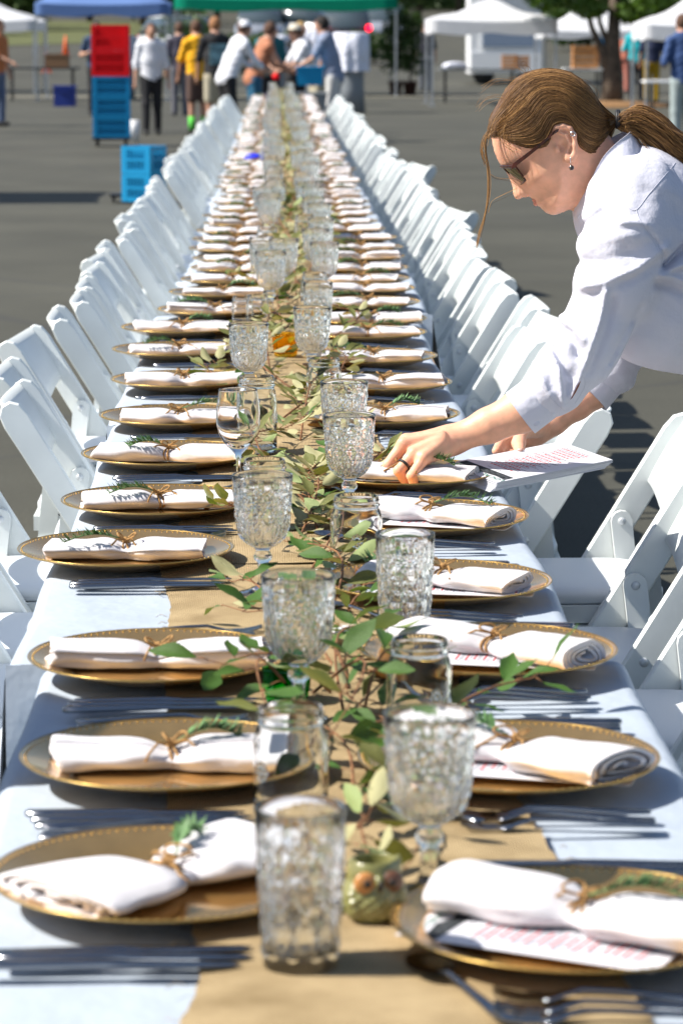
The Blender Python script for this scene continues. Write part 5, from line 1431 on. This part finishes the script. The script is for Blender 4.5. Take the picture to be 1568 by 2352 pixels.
# ---- people
M['skin2'] = mat('skin_far', (0.50, 0.27, 0.18), .6); SK = M['skin2']
CL = {}
def cm(name, c):
    if name not in CL: CL[name] = mat('fabric_'+name, c, .85)
    return CL[name]
def person(px, Y, h, rz, label, shirt, legs, hair, lean=0, arms=('down', 'down'), hat=None, shorts=False, sleeve=.5, stride=0.0, shoes=(0.03, 0.03, 0.03), skirt=False, vox=.017):
    base = GY(px, Y); root = thing('person', label, 'person', base, rz); s = h/1.7
    L = R(lean); up = Vector((0, -math.sin(L), math.cos(L)))
    hip = Vector((0, .10*math.sin(L), .90))*s; sh = hip+up*.50*s; neck = sh+up*.07*s; hd = neck+Vector((0, -.035-.05*math.sin(L), .13*math.cos(L*.7)))*s
    def F(lo, hi): f = Field([q*s for q in lo], [q*s for q in hi], vox); f.f = np.full(f.n, 9.0); return f
    ymin = -.75 if lean > 10 or 'fwd' in arms else -.42
    lo, hi = (-.45, ymin, -.01), (.45, .40, 1.80)
    AR = []
    for i, sx in enumerate((-1, 1)):
        S_ = sh+Vector((sx*.175, 0, -.02))*s
        if arms[i] == 'down': E = S_+Vector((sx*.06, .02, -.28))*s; W_ = E+Vector((sx*.02, -.06, -.25))*s
        elif arms[i] == 'fwd': E = S_+Vector((sx*.02, -.14, -.24))*s; W_ = E+Vector((-sx*.06, -.20, -.10))*s
        elif arms[i] == 'bent': E = S_+Vector((sx*.10, .03, -.27))*s; W_ = E+Vector((-sx*.12, -.18, .04))*s
        else: E = S_+Vector((sx*.05, -.10, -.26))*s; W_ = E+Vector((0, -.10, -.24))*s
        AR.append((S_, E, W_))
    LG = []
    for i, sx in enumerate((-1, 1)):
        hp_ = hip+Vector((sx*.085, 0, -.03))*s; an = Vector((sx*.10*s, (stride if i else -stride)*s, .07*s)); kn = (hp_+an)/2+Vector((0, -.02-abs(stride)*.1, .01))*s
        LG.append((hp_, kn, an))
    f = F(lo, hi)
    f.un(f.ell(hd, (.075*s, .092*s, .115*s))); f.un(f.cone(neck-up*.03*s, hd-Vector((0, -.02*s, .05*s)), .055*s, .05*s), .02)
    f.un(f.ell(hd+Vector((0, -.092, -.015))*s, (.014*s, .02*s, .02*s)), .01)
    for sx in (-1, 1): f.un(f.ell(hd+Vector((sx*.077, .005, 0))*s, (.012*s, .02*s, .03*s)), .005)
    f.chain([sh, hip], [.11*s, .11*s], .05, ((1, 0, 0), 1.35))
    for S_, E, W_ in AR:
        f.chain([S_, E, W_], [.048*s, .038*s, .027*s], .02); d = (W_-E).normalized()
        f.un(f.ell(W_+d*.06*s, (.022*s, .035*s, .045*s)), .02)
        for k in range(4): f.un(f.cone(W_+d*.07*s+Vector(((k-1.5)*.014, 0, 0))*s, W_+d*(.15-.01*abs(k-1.4))*s+Vector(((k-1.5)*.02, 0, 0))*s, .011*s, .009*s), .004)
    for a, k_, c in LG: f.chain([a, k_, c], [.085*s, .055*s, .04*s], .03)
    bd = f.build('body', SK, root, 1)
    f = F(lo, hi); f.chain([sh+up*.0, (sh+hip)/2, hip-up*.03*s], [.118*s, .122*s, .130*s], .05, ((1, 0, 0), 1.38))
    for S_, E, W_ in AR:
        T_ = S_.lerp(E, min(1, sleeve*2)) if sleeve <= .5 else E.lerp(W_, (sleeve-.5)*2)
        if sleeve <= .5: f.chain([sh+(S_-sh)*.6, S_, T_], [.07*s, .062*s, .058*s], .03)
        else: f.chain([sh+(S_-sh)*.6, S_, E, T_], [.07*s, .062*s, .052*s, .045*s], .03)
    f.sub(f.cone(neck-up*.02*s, neck+up*.1*s, .062*s, .07*s), .01)
    f.f = f.f-.004*np.sin(f.Z*70+f.X*40)
    f.build('shirt', shirt, root, 1)
    f = F(lo, hi); f.un(f.cone(hip+up*.04*s, hip-Vector((0, 0, .05*s)), .124*s, .128*s, ((1, 0, 0), 1.3)), .03)
    for a, k_, c in LG:
        if shorts: f.chain([a, a.lerp(k_, .85)], [.100*s, .088*s], .03)
        else: f.chain([a, k_, c], [.098*s, .072*s, .062*s], .03)
    f.build('shorts' if shorts else 'trousers', legs, root, 1)
    f = F((-.14, hd.y/s-.16, hd.z/s-.2), (.14, hd.y/s+.2, hd.z/s+.2))
    f.un(f.ell(hd+Vector((0, .018, .022))*s, (.088*s, .098*s, .112*s))); f.sub(f.ell(hd+Vector((0, -.10, -.05))*s, (.08*s, .085*s, .11*s)), .01)
    f.build('hair', hair, root, 1)
    if hat is not None:
        m_ = MB(); c = hd+Vector((0, .01, .055))*s; m_.lathe([(.001, .075*s), (.05*s, .068*s), (.085*s, .035*s), (.098*s, 0), (.10*s, -.012*s)], 20, c)
        m_.add([c+Vector((math.cos(a)*.08, -.09-.085*abs(math.sin(a)), -.008))*s for a in [math.pi*k/10 for k in range(11)]]+[c+Vector((math.cos(a)*.08, -.03, -.004))*s for a in [math.pi*k/10 for k in range(11)]], [(i, i+1, 12+i, 11+i) for i in range(10)])
        m_.obj('cap', hat, root)
    for a, k_, c in LG:
        m_ = MB(); m_.ball((c.x, c.y-.05*s, .045*s), .05*s, 12, 6, (.9, 2.5, .85)); m_.obj('shoe', cm('shoe%s' % (shoes,), shoes), root)
    return root, LG, s
WH, BLK, KH = cm('white', (.74, .75, .80)), cm('black', (.015, .015, .018)), cm('khaki', (.42, .38, .28)); HB, HBL, HD = cm('hair_brown', (.10, .05, .03)), cm('hair_blond', (.4, .26, .1)), cm('hair_black', (.02, .015, .012))
person(349, 46, 1.63, R(8), 'walking woman in a loose white blouse and black trousers', WH, BLK, HB, 2, ('down', 'down'), sleeve=.62, stride=.10)
r0, LG0, s0 = person(455, 46.5, 1.68, R(205), 'man in a bright yellow shirt with lime green socks, seen from behind', cm('yellow', (.85, .42, .005)), cm('brown', (.10, .06, .05)), HB, 3, ('fwdd', 'fwdd'), shorts=True)
for a, k_, c in LG0:
    MB().tube([(c.x, c.y, .06), (c.x, c.y, .26)], .052, 12).obj('sock', cm('lime', (.12, .65, .08)), r0)
r1, _, s1 = person(497, 45.5, 1.72, R(195), 'man in a black T-shirt with a faded teal print on its back', BLK, KH, cm('ginger', (.3, .14, .06)), 3, ('down', 'fwdd'), shorts=True)
q = MB(); q.box((0, .155, 1.20), (.26, .012, .30)); q.obj('back_print', mat('teal_print', (.16, .30, .34), .8, nscale=9, namt=.7), r1)
person(527, 42.5, 1.72, R(118), 'man in white shirt and white cap leaning over the far left table end', WH, BLK, HB, 24, ('fwd', 'fwd'), hat=WH, sleeve=.75)
person(588, 43.5, 1.68, R(105), 'brown-haired woman in an orange-brown top leaning over the far table end', cm('rust', (.42, .17, .09)), cm('blue', (.02, .12, .22)), HB, 22, ('fwd', 'fwd'), sleeve=.12)
person(618, 47, 1.68, R(20), 'person in a dark teal top behind the far end of the table', cm('teal', (.02, .16, .19)), BLK, HD, 8, ('fwd', 'down'))
person(680, 46.5, 1.66, R(40), 'blond woman in a black top facing the far end of the table', BLK, BLK, HBL, 10, ('fwd', 'bent'), sleeve=.15)
person(722, 44.5, 1.70, R(-75), 'man in white shirt and pale cap bending over the far right end of the table', WH, KH, HB, 30, ('fwd', 'fwd'), hat=cm('pale', (.6, .55, .45)), sleeve=.4)
person(764, 43.0, 1.74, R(-105), 'man in a grey-blue shirt and white trousers at the far right corner of the table', cm('greyblue', (.22, .26, .36)), cm('white2', (.6, .6, .6)), HD, 14, ('fwdd', 'fwd'), sleeve=.35)
person(414, 56, 1.66, R(190), 'person in muted purple clothing standing behind the man in yellow', cm('purple', (.05, .045, .07)), cm('grey', (.12, .12, .14)), HB, 0, ('down', 'down'))
person(224, 56, 1.68, R(0), 'dark-haired person in a navy top behind the tall red and blue rack stack', cm('navy', (.02, .045, .10)), BLK, HD, 4, ('bent', 'bent'), sleeve=.3)
person(-4, 50, 1.70, R(60), 'person with an orange and green sash at the left edge of the lot', cm('sash', (.55, .18, .06)), cm('jeans', (.12, .16, .26)), HB, 4, ('fwd', 'down'))
person(1566, 40.5, 1.74, R(200), 'person in a navy top and pale jeans at the right edge of the lot', cm('navy2', (.035, .075, .20)), cm('palejeans', (.32, .38, .38)), HB, 4, ('down', 'bent'), sleeve=.8)
person(1458, 68, 1.70, R(170), 'person in a bright turquoise shirt under the right white canopy', cm('turq', (.0, .42, .48)), BLK, HD, 0, ('down', 'bent'))
person(1494, 66, 1.72, R(180), 'person in a navy shirt and mustard trousers under the right white canopy', cm('navy3', (.02, .03, .08)), cm('mustard', (.42, .26, .01)), HB, 0, ('down', 'down'))
person(1392, 74, 1.68, R(150), 'person in a bright blue shirt behind the tree trunk', cm('brightblue', (.03, .28, .65)), BLK, cm('grey2', (.5, .5, .5)), 4, ('bent', 'down'))
person(1428, 76, 1.68, R(150), 'person in a coral top half hidden by the tree trunk', cm('coral', (.6, .2, .13)), cm('coral2', (.45, .16, .12)), HD, 4, ('fwd', 'down'))
person(976, 78, 1.70, R(185), 'person in dark clothes beside the left pole of the white canopy', cm('dark', (.03, .03, .045)), cm('grey3', (.10, .11, .13)), HB, 0, ('down', 'down'))

# ---- canopy tents
def tent(cx, Y, w, d, hv, m, label, peak=.9, val=.28, rz=0, legm='pole', ground=None):
    base = GY(cx, Y); root = thing('canopy_tent', label, 'canopy', base, rz); z0, z1 = hv, hv+val
    c = MB(); n = 8; vs = []; fs = []
    for j in range(n+1):
        t = j/n; k = 1-t; z = z1+peak*t**1.25+.03*math.sin(t*9)
        for i in range(16):
            a = i/16; e = int(a*4); u = a*4-e; u2 = u*2-1
            co = [(u2, -1), (1, u2), (-u2, 1), (-1, -u2)][e]; sag = 1-.05*(1-abs(u2))*math.sin(math.pi*t)
            vs.append((co[0]*w/2*k*sag, co[1]*d/2*k*sag, z-.05*(1-u2*u2)*k))
    fs = [(j*16+i, j*16+(i+1) % 16, (j+1)*16+(i+1) % 16, (j+1)*16+i) for j in range(n) for i in range(16)]
    c.add(vs, fs); c.obj('canopy', m, root)
    v = MB(); vs = []
    for i in range(64):
        a = i/64; e = int(a*4); u = a*4-e; u2 = u*2-1; co = [(u2, -1), (1, u2), (-u2, 1), (-1, -u2)][e]
        for k, z in enumerate((z1-.05*(1-u2*u2)+.002, z0+.03*math.cos(u2*math.pi*2))): vs.append((co[0]*(w/2+.004), co[1]*(d/2+.004), z))
    v.add(vs, [(2*i, 2*((i+1) % 64), 2*((i+1) % 64)+1, 2*i+1) for i in range(64)]); v.obj('valance', m, root)
    for sx in (-1, 1):
        for sy in (-1, 1):
            l = MB(); l.box((sx*(w/2-.03), sy*(d/2-.03), z1/2), (.045, .045, z1)); l.box((sx*(w/2-.03), sy*(d/2-.03), .01), (.12, .12, .02)); l.box((sx*(w/2-.03), sy*(d/2-.03), z1*.55), (.065, .065, .12)); l.obj('leg', M[legm], root)
    fm = MB()
    for sy in (-1, 1): fm.bar((-w/2+.04, sy*(d/2-.03), z0+.02), (w/2-.04, sy*(d/2-.03), z1-.05), .02, .02); fm.bar((-w/2+.04, sy*(d/2-.03), z1-.05), (w/2-.04, sy*(d/2-.03), z0+.02), .018, .02)
    fm.obj('frame', M[legm], root); return root
def wtent(x0, x1, Y, yv_low, m, label, **k):               # from the two front posts and the height of the valance hem
    a, b_ = GY(x0, Y), GY(x1, Y); w = b_.x-a.x; hv = at_y((x0+x1)/2, yv_low, Y).z-gz(Y)
    t_ = tent((x0+x1)/2, Y, w, k.pop('d', w), hv, m, label, **k); t_.location.y += t_.get('dd', w/2); t_.location.x = (a.x+b_.x)/2; return t_
wtent(85, 387, 68, 36, M['canopy_b'], 'blue canopy tent over the stalls on the left', peak=.8)
wtent(-230, 84, 76, 72, M['canopy_w'], 'white canopy tent at the far left edge of the lot', peak=.75)
wtent(400, 915, 71, 22, M['canopy_g'], 'wide green canopy tent beyond the end of the table', peak=.9, d=3.2)
wtent(988, 1277, 63, 78, M['canopy_w'], 'white canopy tent nearest the bending woman\'s head', peak=.42, val=.30)
wtent(1244, 1480, 72, 88, M['canopy_w'], 'white canopy tent behind the tree on the right', peak=.7, val=.2)
wtent(1478, 1760, 58, 92, M['canopy_w'], 'white canopy tent at the right edge of the lot', peak=.62, val=.3)
wtent(1470, 1720, 75, 84, M['canopy_w'], 'small white canopy tent farthest back on the right', peak=.5, val=.2)

# ---- unseen tent and post, added left of view only to throw the long shadows
t_ = tent(-700, 28.6, 2.9, 1.9, 2.05, M['canopy_w'], 'unseen small canopy tent added left of the lot to cast a shadow', peak=.5); t_.location = (-5.25, 28.6, 0)
lp_ = thing('shadow_post', 'unseen grey lamp post added left of the lot for its long shadow', 'lamp post', (-9.6, 46.4, 0))
MB().tube([(0, 0, 0), (0, 0, 8.6)], [.16, .11], 12).obj('post', M['pole'], lp_); q = MB(); q.box((.3, 0, 8.6), (.8, .3, .14)); q.obj('post_head', M['pole'], lp_)
# ---- stall furniture
def ftable(px0, px1, Y, label, m='grey', top=.73, d=.7):
    a, b_ = GY(px0, Y), GY(px1, Y); w = b_.x-a.x; root = thing('stall_table', label, 'table', ((a.x+b_.x)/2, Y, gz(Y)), 0, 'stall tables')
    MB().box((0, 0, top-.02), (w, d, .04)).obj('tabletop', M[m], root)
    for sx in (-1, 1):
        l = MB()
        for sy in (-1, 1): l.bar((sx*(w/2-.15), sy*d*.4, 0), (sx*(w/2-.15), sy*d*.4, top-.04), .03, .03)
        l.bar((sx*(w/2-.15), -d*.4, .2), (sx*(w/2-.15), d*.4, .2), .03, .03); l.obj('leg', M['black'], root)
    return root
ftable(15, 185, 68, 'dark folding table under the blue canopy, brown box on top', 'black'); ftable(1005, 1190, 66, 'folding table under the white canopy nearest the woman\'s head'); ftable(1290, 1385, 66, 'pale folding table with wooden boxes left of the tree', 'white'); ftable(1475, 1620, 55, 'white folding table at the right edge of the lot', 'white', .66)
def simple(name, px, Y, z, label, cat, mb, m):
    o = mb.obj(name, M[m]); p = GY(px, Y); o.location = (p.x, Y, p.z+z); tag(o, label, cat); return o
bx = MB(); bx.box((0, 0, .14), (.52, .4, .28)); bx.box((0, -.205, .27), (.5, .01, .05)); bx.box((.15, 0, .287), (.2, .36, .01), Matrix.Rotation(.2, 3, 'Y')); simple('cardboard_box', 134, 67.9, .732, 'brown cardboard box on the dark table under the blue canopy', 'box', bx, 'cardboard')
def cooler(m):
    b = MB(); b.box((0, 0, .19), (.44, .34, .38)); b.box((0, 0, .40), (.47, .37, .05)); b.box((0, -.19, .3), (.2, .03, .03)); return b
simple('cooler', 151, 63, 0, 'navy blue drinks cooler on the ground under the dark stall table', 'cooler', cooler(0), 'dkblue')
def wcrate(k):
    b = MB()
    for z in (.04, .13, .22, .31):
        for sy in (-1, 1): b.box((0, sy*.17, z), (.5, .012, .07))
        for sx in (-1, 1): b.box((sx*.25, 0, z), (.012, .34, .07))
    for sx in (-1, 1):
        for sy in (-1, 1): b.box((sx*.235, sy*.155, .18), (.025, .025, .36))
    b.box((0, 0, .01), (.48, .33, .012)); return b
for k, (px, Y, z, lab, sc_) in enumerate(((1168, 66, .732, 'left wooden crate on the table under the white canopy behind the woman\'s head', .75), (1196, 66.1, .732, 'right wooden crate on the table under the white canopy behind the woman\'s head', .7), (1340, 66, .732, 'lower wooden crate on the pale table left of the tree', 1.25))):
    o = simple('wooden_crate', px, Y, z, lab, 'crate', wcrate(k), 'wood'); o.scale = (sc_*.85, sc_, sc_*1.1)
cl = MB(); cl.ball((0, 0, .05), .25, 16, 8, (1.1, .8, .35)); simple('folded_cloth', 1043, 65.8, .735, 'white bundled cloth on the left end of the table by the canopy pole', 'cloth', cl, 'linen2')
def skirt_table(px, Y, w, h, label, z=0.0):
    p = GY(px, Y); root = thing('cocktail_table', label, 'table', (p.x, Y, p.z), 0, 'tall white draped tables'); mb = MB()
    mb.lathe([(.001, h), (w*.45, h), (w*.5, h-.02), (w*.50, h*.75), (w*.47, h*.58), (w*.49, h*.52)], 48, disp=lambda i, r, z_, a: (.04*math.sin(9*a)*(1-z_/h)*2 if r > .1 else 0)); mb.obj('table_cover', M['linen2'], root)
    MB().lathe([(.001, .0), (w*.40, .0), (w*.36, h*.3), (w*.36, h*.6)], 24).obj('base', M['grey'], root)
    MB().tube([(0, 0, 0), (0, 0, h-.03)], .03, 8).obj('leg', M['black'], root)
skirt_table(640, 62, .55, 1.45, 'tall white draped table left of the blond woman in black'); skirt_table(715, 64, .6, 1.55, 'tall white draped table behind the pale cap'); skirt_table(806, 58, .68, 1.50, 'tall white draped table right of the grey-blue shirted man')
skirt_table(287, 70, .62, 1.42, 'tall white draped table behind the walking woman in white'); skirt_table(335, 100, .5, 1.1, 'small white draped table left of the dark-haired person in navy') if False else None
tb = MB(); tb.box((0, 0, .13), (.34, .3, .24), taper=1.12); tb.box((0, 0, .255), (.42, .37, .02)); simple('blue_tote', 712, 42.6, .79, 'bright blue tote box held at the far right end of the table', 'box', tb, 'cyan')
gb = MB(); gb.box((0, 0, .12), (.46, .36, .24), taper=1.1); gb.box((0, 0, .25), (.54, .43, .02)); simple('grey_tub', 705, 39.6, .5, 'grey bus tub on a stand at the far end of the table', 'tub', gb, 'grey')
gs = MB()
for sx in (-1, 1): gs.bar((sx*.2, 0, 0), (-sx*.2, 0, .5), .03, .03); gs.bar((sx*.2, .15, 0), (-sx*.2, .15, .5), .03, .03)
simple('tub_stand', 705, 39.55, 0, 'grey folding stand under the bus tub at the table\'s far end', 'stand', gs, 'grey')
for px, lab, Y in ((110, 'tall orange and red road cone left of the blue canopy pole', 92), (154, 'small orange road cone on the far roadway', 105)):
    cb = MB(); cb.lathe([(.001, 1.0), (.04, 1.0), (.09, .6), (.17, .05), (.001, .05)], 20); cb.box((0, 0, .025), (.45, .45, .05)); o = simple('road_cone', px, Y, 0, lab, 'cone', cb, 'orange'); o.scale = (.7, .7, .7)
rb_ = MB(); rb_.ball((0, 0, .03), .045, 12, 8); simple('red_cap', 634, 38.4, .95, 'red round cap on top of a bottle at the far table end', 'cap', rb_, 'red')

# ---- trees, hedges, potted plants
def leafball(mb, c, rad, n, size, r, mi=0):
    for _ in range(n):
        while True:
            q = Vector((r.uniform(-1, 1), r.uniform(-1, 1), r.uniform(-1, 1)))
            if q.length < 1 and q.length > .35: break
        p = Vector(c)+Vector((q.x*rad[0], q.y*rad[1], q.z*rad[2])); a = Vector((r.gauss(0, 1), r.gauss(0, 1), r.gauss(0, .6))).normalized(); b_ = a.orthogonal().normalized(); b_ = (Matrix.Rotation(r.uniform(0, 6), 3, a) @ b_); s_ = size*r.uniform(.6, 1.3)
        mb.add([p-a*s_, p-a*s_*.2+b_*s_*.45, p+a*s_, p-b_*s_*.45], [(0, 1, 2, 3)], mi, False)
def tree(p, label, trunks, clumps, leaf=.10, seed=0, m='crown', group=None, tr=.2, per=500):
    root = thing('tree', label, 'tree', p, 0, group); r = random.Random(seed)
    t = MB()
    for pts, rs in trunks: t.tube(pts, rs, 10)
    t.obj('trunk', M['bark'], root); c = MB()
    for (cx, cy, cz, rx, ry, rz_) in clumps: leafball(c, (cx, cy, cz), (rx, ry, rz_), per, leaf, r)
    o = c.obj('crown', M[m], root); return root
p = GY(1402, 62.5)
r_ = random.Random(5); cl_ = []
for k in range(34):
    x = r_.uniform(-2.1, 2.6); cl_.append((x, r_.uniform(-1.2, 1.2), 2.25+r_.uniform(-.05, 1.3)-.12*abs(x)*0, r_.uniform(.35, .6), .5, r_.uniform(.22, .4)))
cl_ += [(-1.3, 0, 2.15, .5, .5, .22), (-.5, -.2, 1.98, .4, .4, .2), (.45, -.2, 1.9, .45, .4, .28), (1.2, 0, 2.0, .5, .5, .25), (2.0, 0, 2.1, .6, .5, .3)]
tree(p, 'multi-stemmed shade tree with a dense crown right of the woman\'s head', [([(0.0, 0, 0), (0.03, 0, .6), (.02, 0, 1.2), (.05, 0, 2.4)], [.26, .20, .15, .10]), ([(0, 0, .5), (-.18, 0, 1.1), (-.42, 0, 1.6), (-.6, 0, 2.3)], [.12, .09, .06, .05]), ([(0, 0, .8), (-.1, 0, 1.3), (-.25, .1, 1.7), (-.3, .1, 2.4)], [.10, .07, .05, .04])], cl_, .085, 3, per=420)
mu = MB(); mu.lathe([(1.25, .01), (1.2, .07), (.6, .12), (.001, .13)], 28); o = mu.obj('mulch_bed', M['mulch']); o.location = p; tag(o, kind='structure')
def potplant(px, Y, h, label, seed):
    p = GY(px, Y); root = thing('potted_plant', label, 'potted plant', p, 0, 'potted trees by the green canopy'); r = random.Random(seed)
    MB().lathe([(.001, 0), (.13, 0), (.17, .28), (.185, .28), (.185, .33), (.165, .33), (.15, .29), (.001, .29)], 20).obj('pot', M['terracotta'], root)
    t = MB(); t.tube([(0, 0, .28), (.02, 0, .8), (.0, 0, h-.2)], [.03, .022, .012], 8); t.obj('trunk', M['bark'], root)
    c = MB()
    for k in range(14): z = .65+(h-.75)*k/13; leafball(c, (r.uniform(-.15, .15), r.uniform(-.12, .12), z), (.27, .25, .2), 70, .07, r)
    c.obj('foliage', M['crown2'], root)
potplant(908, 74, 2.05, 'left potted tree in a dark pot beside the green canopy', 1); potplant(941, 74, 1.95, 'right potted tree in a brown pot beside the green canopy', 2)
hx = [(-190, 128, 3.0), (-60, 140, 4), (60, 135, 3.6), (210, 150, 4.2), (330, 142, 4.4), (420, 128, 4.6), (500, 150, 5), (600, 160, 5), (700, 160, 5), (800, 155, 5), (880, 142, 4.6), (960, 150, 4.4), (1050, 162, 4.6), (1300, 120, 4), (1400, 110, 3.4), (1500, 112, 3.6), (1620, 118, 4), (1750, 120, 4)]
for i, (px, Y, h) in enumerate(hx):
    p = GY(px, Y); r = random.Random(50+i); cl_ = [(r.uniform(-1.5, 1.5), r.uniform(-.7, .7), r.uniform(.7, 1)*h*.3+r.random()*h*.72, 1.1, .8, .75) for _ in range(16)]
    pos_ = {0: 'leftmost of all', 13: 'just right of the white trailer', 17: 'rightmost of all'}.get(i, f'{ordinal(i+1)} from the left')
    tree(p, f'bushy green tree in the belt closing the lot, {pos_}', [([(0, 0, 0), (.1, 0, h*.45), (0, 0, h*.8)], [.16, .12, .06])], cl_, .20, 60+i, 'crown2' if i % 3 else 'crown', 'trees closing the lot', per=150)
bk_ = MB(); r = random.Random(8)
for k in range(60): leafball(bk_, (r.uniform(-30, 42), 175+r.uniform(-3, 3), gz(175)+r.uniform(0, 9)), (3.4, 1.5, 2.2), 120, .5, r)
bk_.box((5, 181, gz(181)+4.5), (90, 1, 10)); o = bk_.obj('distant_woods', M['crown2']); tag(o, kind='stuff')
def hedge(px0, px1, Y, h, label, seed):
    a, b_ = GY(px0, Y), GY(px1, Y); p = (a+b_)/2; root = thing('hedge', label, 'hedge', p); r = random.Random(seed); w = (b_.x-a.x)/2; c = MB()
    n = int(w*6)+3
    for k in range(n): leafball(c, (-w+2*w*k/(n-1), r.uniform(-.2, .2), h*.5*r.uniform(.85, 1.15)), (.45, .5, h*.52), 260, .09, r)
    c.obj('foliage', M['crown2'], root); t = MB()
    for k in range(n): t.tube([(-w+2*w*k/(n-1), 0, 0), (-w+2*w*k/(n-1), 0, h*.5)], .03, 6)
    t.obj('stems', M['bark'], root)
hedge(392, 470, 84, 2.0, 'tall dark hedge behind the man in yellow', 3); hedge(480, 600, 92, 1.15, 'low dark hedge behind the man in white cap', 4); hedge(600, 860, 98, 1.0, 'long low dark hedge in front of the parked cars', 5)
# unseen figure added left of the frame to cast the shadow on the cloth
q_ = person(-1230, 3.42, 1.72, R(-80), 'unseen bystander added behind the nearest left chairs to shade the cloth', cm('bygrey', (.2, .2, .22)), BLK, HB, 2, ('down', 'down'))
# grass verge and kerb beyond the roadway
vg = MB(); vg.add([(-22, 104, gz(104)+.02), (-3.5, 122, gz(122)+.02), (-3.5, 150, gz(150)+.02), (-22, 150, gz(150)+.02)], [(0, 1, 2, 3)], 0, False); tag(vg.obj('grass_verge', M['grass']), kind='structure')
kb = MB(); kb.add([(-30, 71.2, .006), (30, 71.2, .006), (30, 72.4, .006), (-30, 72.4, .006)], [(0, 1, 2, 3)], 0, False); tag(kb.obj('concrete_strip', mat('concrete', (.22, .20, .15), .9, nscale=6, namt=.2)), kind='structure')

# ---- white trailer with a serving window
p = GY(1160, 84); tr = thing('food_trailer', 'white box trailer with a wide blue-grey window behind the white canopy', 'trailer', p)
b = MB(); b.box((0, 1, 1.75), (1.95, 2, 2.9)); b.obj('body', M['white'], tr)
b = MB()
for k in range(11): b.box((-.75+k*.15, -.03, 2.55), (.09, .05, 1.2))
b.obj('corrugated_panel', M['siding'], tr)
f_ = MB(); f_.box((0.05, -.02, 1.42), (1.5, .06, .9)); fo = f_.obj('window_frame', M['white'], tr); g_ = MB(); g_.box((.05, -.06, 1.42), (1.38, .03, .78)); g_.obj('pane', M['winglass'], fo)
b = MB(); b.box((0, -.04, .62), (1.9, .06, .5)); b.obj('lower_panel', M['white'], tr)
for sx in (-1, 1): MB().tube([(sx*.6, .1, .3), (sx*.6, .3, .3)], .3, 20).obj('wheel', M['tyre'], tr)

# ---- parked cars
def car(px, Y, rz, m, label, tail=False, L=4.3, W=1.75, H=1.5, dz=0):
    p = GY(px, Y); root = thing('parked_car', label, 'car', p, rz, 'cars parked beyond the stalls')
    def loft(secs, name, m_):
        mb = MB(); n = len(secs[0][1]); vs = [(x, y, z) for (x, pr) in secs for (y, z) in pr]
        mb.add(vs, [(i*n+k, i*n+(k+1) % n, (i+1)*n+(k+1) % n, (i+1)*n+k) for i in range(len(secs)-1) for k in range(n)]+[tuple(range(n-1, -1, -1)), tuple((len(secs)-1)*n+k for k in range(n))]); return mb.obj(name, m_, root)
    def pr(w, z0, z1): return [(-w*.9, z0), (-w, z0+.15), (-w, z1-.12), (-w*.9, z1), (w*.9, z1), (w, z1-.12), (w, z0+.15), (w*.9, z0)]
    w = W/2; loft([(-L/2, pr(w*.85, .35, .75)), (-L/2+.15, pr(w*.97, .25, .92)), (-L*.2, pr(w, .2, .95)), (L*.15, pr(w, .2, .95)), (L/2-.3, pr(w*.97, .25, .85)), (L/2, pr(w*.85, .35, .65))], 'body', m)
    def gp(w_, z0, z1): return [(-w_, z0), (-w_*.82, z1), (w_*.82, z1), (w_, z0)]
    c = loft([(-L*.47, gp(w*.93, .93, .96)), (-L*.34, gp(w*.93, .93, H-.06)), (-L*.1, gp(w*.93, .93, H)), (L*.08, gp(w*.93, .93, H-.05)), (L*.25, gp(w*.93, .93, .95))], 'cabin_glass', M['car_glass'])
    MB().box((-L*.13, 0, H-.0), (L*.38, W*.76, .05)).obj('roof', m, root)
    for sx in (-.31, .31):
        for sy in (-1, 1): MB().tube([(sx*L, sy*(w-.18), .32), (sx*L, sy*(w+.01), .32)], .32, 20).obj('wheel', M['tyre'], root)
    for sy in (-1, 1):
        MB().ball((-L/2+.04, sy*w*.82, .82 if not tail else .95), .10, 10, 6, (.6, 1, 1)).obj('tail_lamp', M['tail'] if tail else M['red'], root)
        MB().ball((L/2-.08, sy*w*.72, .66), .12, 10, 6, (.7, 1.3, .8)).obj('headlight', M['silver'], root)
car(598, 112, R(-90), M['silver_paint'], 'silver car parked under the left part of the green canopy\'s edge', W=1.85); car(705, 112, R(-35), M['white_paint'], 'white car parked between the silver and the dark car'); car(793, 105, R(90), M['dark_paint'], 'dark car with red tail lights lit beyond the green canopy', True, H=1.7, W=1.8)
car(880, 116, R(-90), M['silver_paint'], 'pale car partly hidden by the right potted trees'); car(430, 98, R(-60), M['white_paint'], 'white car partly hidden behind the man in yellow', W=1.7, L=4.0)
